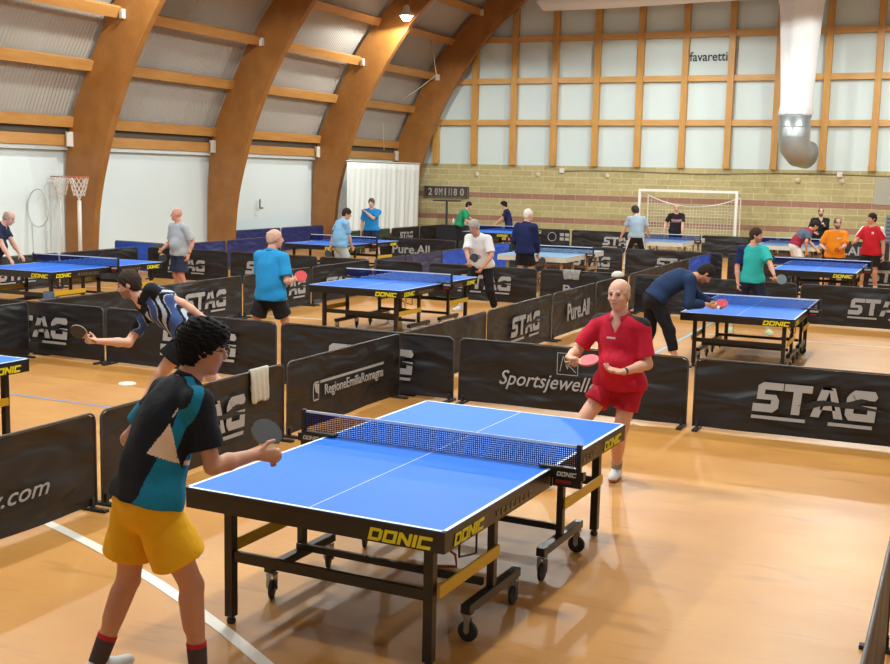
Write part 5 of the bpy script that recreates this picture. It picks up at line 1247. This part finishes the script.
def patch(name, off, size, col, h, r, rotz=0):
    def fn(root, J, org):
        ax = J['N'] - J['P']; a = unit(ax); base = J['P'] + ax * h + J['R2'] * r + J['F2'] * off
        q = MB(); M = face_M(Vector(base - np.array(org)), Vector(-J['R2']), Vector(a))
        q.add([M @ Vector((x, y, z)) for z in (0, .004) for x, y in ((-size[0] / 2, -size[1] / 2), (size[0] / 2, -size[1] / 2), (size[0] / 2, size[1] / 2), (-size[0] / 2, size[1] / 2))], [(3, 2, 1, 0), (4, 5, 6, 7), (0, 1, 5, 4), (1, 2, 6, 5), (2, 3, 7, 6), (3, 0, 4, 7)])
        q.build(name, mat('patch_%d_%d_%d' % col, col, rough=.7), parent=root)
    return fn
SK1 = (216, 164, 138); SK2 = (220, 170, 148); SK3 = (208, 154, 124)
LOOKS = {
 'p1': dict(vox=.0056, shirt=(20, 23, 32), shirt_more=[(20, 118, 150), (226, 196, 168)], shirt_fn=p1_shirt, sleeve=.72, hem=0.000, loose=.024, collar=(20, 23, 32), pants=(232, 172, 26), legs=.66, flare=.05, skin=(196, 140, 112), hair='thick', hairc=(15, 13, 14), hairline=.05,
    sock=(70, 58, 58), sockband=(176, 34, 44), sockh=.14, shoe=(190, 190, 188), glasses=True, armw=.95, legw=1.0, handR=dict(curl=62, d=(.75, .55, -.1), n=(-.5, .7, -.2)), handL=dict(curl=35), browc=(30, 24, 22)),
 'p2': dict(vox=.0068, shirt=(196, 30, 56), shirt_more=[(40, 36, 44)], shirt_fn=p2_shirt, sleeve=.80, hem=0.010, loose=.018, collar=(214, 40, 70), pants=(176, 26, 46), legs=.44, flare=.025, skin=(216, 164, 140), hair='fringe', hairc=(196, 170, 152), sockh=.10, sock=(150, 148, 140), shoe=(226, 228, 230), sole=(180, 120, 90),
    watch='L', belly=.015, girth=.95, sh=1.0, handR=dict(curl=58, n=(.2, -.2, -.9), d=(.55, -.6, .0)), handL=dict(curl=22, n=(.1, -.3, 1), d=(-.95, -.25, .1)), vneck=True, after=[patch('chest_label', .165, (.07, .014), (226, 222, 222), .80, -.0)], browc=(170, 140, 120), face=.98),
 'p3': dict(vox=.0085, girth=1.12, shirt=(26, 27, 36), shirt_more=[(70, 92, 150), (186, 196, 214)], shirt_fn=p3_shirt, sleeve=.66, hem=0.000, pants=(20, 20, 24), legs=.62, flare=.04, skin=(216, 164, 140), hair='short', hairc=(56, 44, 38), hairline=.062, beard=(150, 112, 98), collar=(26, 27, 36), shoe=(60, 60, 70), handR=dict(curl=55), handL=dict(curl=30), after=[]),
 'p4': dict(vox=.014, shirt=(34, 40, 68), collar=(34, 40, 68), pants=(40, 42, 52), legs=.55, hair='fringe', hairc=(176, 160, 146), skin=SK2, shoe=(60, 60, 64), belly=.05, handR=dict(curl=10, n=(0, 0, -1)), handL=dict(curl=10, n=(0, 0, -1))),
 'p5': dict(vox=.012, shirt=(176, 182, 188), loose=.03, hem=0.030, sleeve=.9, pants=(44, 52, 78), legs=.82, flare=.04, hair='bald', skin=(206, 146, 120), belly=.015, watch='L', sockh=.06, shoe=(70, 70, 78), handR=dict(curl=50), handL=dict(curl=25)),
 'p6': dict(vox=.011, shirt=(38, 142, 204), collar=(38, 142, 204), loose=.03, hem=0.040, sleeve=.78, pants=(30, 28, 32), legs=.62, flare=.03, hair='fringe', hairc=(206, 176, 160), skin=(216, 160, 136), belly=.06, sock=(34, 36, 48), sockh=.30, shoe=(70, 70, 80), handR=dict(curl=55), handL=dict(curl=25)),
 'p7': dict(vox=.013, shirt=(132, 184, 226), shirt_more=[(30, 40, 74)], shirt_fn=p7_shirt, collar=(132, 184, 226), loose=.03, hem=0.030, sleeve=.72, pants=(176, 184, 182), legs=.72, hair='short', hairc=(52, 40, 36), skin=SK3, belly=.08, girth=1.05, handR=dict(curl=45), handL=dict(curl=25)),
 'p8': dict(vox=.013, shirt=(34, 132, 200), collar=(34, 132, 200), loose=.024, hem=0.000, sleeve=.8, pants=(36, 40, 70), legs=.72, hair='short', hairc=(92, 84, 80), skin=(212, 164, 144), handL=dict(curl=50), handR=dict(curl=25)),
 'p9': dict(vox=.015, shirt=(34, 148, 102), sleeve=.8, loose=.026, pants=(28, 28, 32), legs=1.8, hair='short', hairc=(48, 40, 36), skin=SK1),
 'p10': dict(vox=.015, shirt=(34, 40, 84), sleeve=.7, loose=.022, pants=(30, 30, 38), legs=.8, hair='thick', hairc=(40, 28, 26), skin=SK1),
 'p11': dict(vox=.012, shirt=(26, 36, 80), collar=(30, 40, 84), sleeve=1.9, loose=.032, hem=0.030, pants=(26, 26, 30), legs=.62, flare=.04, hair='thin', hairc=(226, 220, 210), skin=SK2, handR=dict(curl=55), handL=dict(curl=25)),
 'p12': dict(vox=.011, shirt=(226, 222, 220), shirt_more=[(140, 140, 146)], shirt_fn=p12_shirt, loose=.03, hem=0.020, sleeve=.8, pants=(28, 26, 30), legs=1.8, hair='short', hairc=(168, 162, 156), skin=(200, 142, 116), glasses=True, handR=dict(curl=55, n=(.3, -.6, 0)), handL=dict(curl=30)),
 'p13': dict(vox=.014, shirt=(152, 170, 188), sleeve=.7, loose=.026, hem=0.010, pants=(30, 28, 32), pants_more=[(216, 214, 210)], pants_fn=stripe_pants, legs=1.9, hair='thick', hairc=(58, 54, 54), skin=SK1, handL=dict(curl=30), handR=dict(curl=30)),
 'p14': dict(vox=.014, shirt=(34, 30, 36), shirt_more=[(176, 128, 132), (120, 116, 124)], shirt_fn=p14_shirt, sleeve=.75, pants=(40, 40, 46), legs=.7, hair='thin', hairc=(196, 170, 140), skin=(212, 166, 148), sh=1.05, handR=dict(curl=35), handL=dict(curl=35)),
 'p15': dict(vox=.010, shirt=(32, 52, 88), sleeve=1.82, loose=.026, hem=0.000, pants=(22, 22, 28), legs=1.62, hair='short', hairc=(46, 38, 34), beard=(150, 110, 92), skin=(208, 148, 120), sockh=.02, shoe=(50, 50, 56), handR=dict(curl=35, d=(.8, .3, -.3), n=(-.2, .6, .5)), handL=dict(curl=35, d=(.8, -.1, -.3), n=(-.2, -.6, .5))),
 'p16': dict(vox=.011, shirt=(52, 182, 176), shirt_more=[(28, 40, 84)], shirt_fn=p16_shirt, loose=.024, hem=0.030, sleeve=.78, pants=(30, 34, 54), legs=.8, hair='short', hairc=(66, 48, 40), beard=(150, 108, 92), skin=(206, 148, 124), sock=(196, 180, 160), shoe=(176, 206, 150), handR=dict(curl=25), handL=dict(curl=50)),
 'p17': dict(vox=.013, shirt=(150, 38, 58), shirt_more=[(84, 92, 112)], shirt_fn=p17_shirt, loose=.026, sleeve=.75, hem=-0.020, pants=(222, 220, 218), legs=.85, flare=.05, hair='short', hairc=(44, 34, 32), skin=SK3),
 'p18': dict(vox=.014, shirt=(28, 32, 36), sleeve=1.85, loose=.026, pants=(34, 34, 40), legs=1.9, hair='thin', hairc=(70, 58, 52), skin=(206, 160, 138), beard=(110, 86, 76), vneck=True, handL=dict(curl=45), handR=dict(curl=35)),
 'p19': dict(vox=.012, shirt=(240, 140, 30), shirt_more=[(226, 216, 206), (206, 96, 26)], shirt_fn=p19_shirt, loose=.03, hem=0.030, sleeve=.8, pants=(60, 62, 70), legs=.78, hair='thin', hairc=(96, 76, 64), beard=(112, 80, 66), skin=(212, 160, 138), belly=.05, girth=1.04, shoe=(210, 210, 206), handR=dict(curl=45), handL=dict(curl=45)),
 'p20': dict(vox=.011, shirt=(200, 34, 46), shirt_more=[(232, 226, 222)], shirt_fn=p20_shirt, loose=.026, hem=0.050, sleeve=.72, pants=(32, 30, 34), legs=.7, flare=.05, hair='short', hairc=(54, 36, 34), skin=(206, 150, 124), watch='L', shoe=(210, 210, 206), handR=dict(curl=20), handL=dict(curl=25), after=[patch('crest', .135, (.05, .05), (226, 210, 196), .80, -.06)]),
}
PLABEL = {'p1': 'person in black and teal shirt and yellow shorts seen from behind at the near table', 'p2': 'person in red shirt and red shorts holding a pink bat behind the near table', 'p3': 'crouching person in dark patterned shirt stretching a grey bat to the left', 'p4': 'person in navy polo at the left edge leaning on the table', 'p5': 'person in light grey T-shirt and navy shorts near the white wall', 'p6': 'person in bright blue polo and black shorts seen from behind, holding a red bat', 'p7': 'person in pale blue polo and light grey shorts looking down beside a table', 'p8': 'person in bright blue polo in front of the white curtain, hand on chin', 'p9': 'person in green T-shirt bending forward near the scoreboard stand', 'p10': 'person in navy T-shirt facing left by the block wall', 'p11': 'person in long-sleeved navy jacket and black shorts seen from behind', 'p12': 'person in white T-shirt and black trousers holding a black bat', 'p13': 'person in grey-blue T-shirt and black striped trousers seen from behind, left of the goal', 'p14': 'person in black T-shirt with a pinkish chest band standing before the goal', 'p15': 'person in navy sweater bending over the right-hand table holding a red bat', 'p16': 'person in turquoise shirt with navy sleeve holding out a grey bat', 'p17': 'person in maroon and grey shirt and white shorts bending over a table', 'p18': 'person in black long-sleeved top standing by the block wall at right', 'p19': 'person in bright orange T-shirt behind the right-hand table', 'p20': 'person in red shirt with white sleeves and black shorts at the right edge'}
JS = {}
for k in PEOPLE: _, JS[k] = build_person(k, LOOKS[k], PLABEL[k])
def held(k, sd, dirb, nb, label, off=.055, **kw):
    Wr, d, n, t = JS[k]['hd' + sd]; s = JS[k]['s']; c = Wr + d * .075 * s + n * .028 * s
    return bat(c, dirb, nb, label, **kw)
CR = np.array(r_); CU = np.array(u_); CF = np.array(f_)      # picture right, up, away directions used to aim the bats
held('p1', 'R', CF * .5 + CU * .75 - CR * .25, -CF * .75 + CR * .5 + CU * .5, 'dark bat in the raised hand of the player in yellow shorts', front=(44, 44, 48), back=(40, 40, 44))
held('p2', 'R', CR * 1 - CF * .25 + CU * .12, CU * .85 - CF * .5, 'pink bat held flat by the player in red', front=(226, 112, 122), back=(226, 112, 122))
held('p3', 'R', -CR * .75 + CU * .5 - CF * .3, CF * .8 + CU * .5 + CR * .2, 'grey bat stretched out to the left by the crouching player', front=(104, 108, 116), back=(60, 60, 64))
held('p5', 'R', -CU * .8 + CR * .2, CF, 'black bat hanging in the hand of the person in the grey T-shirt', back=(44, 44, 46))
held('p6', 'R', CR * .7 + CU * .3 + CF * .2, -CF * .9 + CU * .3, 'red bat held by the person in the bright blue polo', front=(206, 50, 54), back=(206, 50, 54))
held('p7', 'L', -CU * .6 - CR * .3, CF, 'dark bat hanging beside the pale grey shorts', back=(44, 44, 46))
held('p11', 'R', -CU * .5 + CR * .5, CF, 'black bat beside the black shorts of the person in the navy jacket', back=(44, 44, 46))
held('p12', 'R', CR * .6 + CU * .8, CF, 'black bat held upright in front of the white T-shirt', back=(44, 44, 46))
held('p15', 'R', CR * .8 + CU * .15 + CF * .1, CU * .7 - CF * .7, 'red bat examined by the person in the navy sweater', front=(196, 52, 76), back=(196, 52, 76))
held('p16', 'L', CR * .9 - CU * .1, CF, 'round grey bat held out by the person in turquoise', front=(122, 140, 148), back=(122, 140, 148))
q = MB(); q.lathe([(.02 * math.sin(PI * i / 10), -.02 * math.cos(PI * i / 10)) for i in range(11)], 16)
w_, d_, n_, t_ = JS['p15']['hdR']
o = q.build('ball', mat('ball_white', (240, 238, 230), rough=.4), smooth=True); o.location = Vector(w_ + d_ * .13 + V3(.03, -.03, .012)); tag(o, 'small white ball at the fingers of the person in the navy sweater', 'ball')

# thin cords hanging by the far arch
q = MB(); CORD = [(-17.112, 35.9, 7.321), (-16.796, 35.9, 5.728), (-17.521, 35.9, 5.237), (-18.858, 35.9, 4.466), (-19.178, 35.9, 4.878), (-18.759, 35.9, 3.197)]
q.tube([CORD[0], CORD[1], CORD[2], CORD[3]], .014, 5); q.tube([CORD[4], CORD[3], CORD[5]], .014, 5)
tag(q.build('ceiling_cord', mat('cord_pale', (206, 196, 180), rough=.6), smooth=True), 'thin pale cord hanging in the bay beside the far gable wall', 'cord')
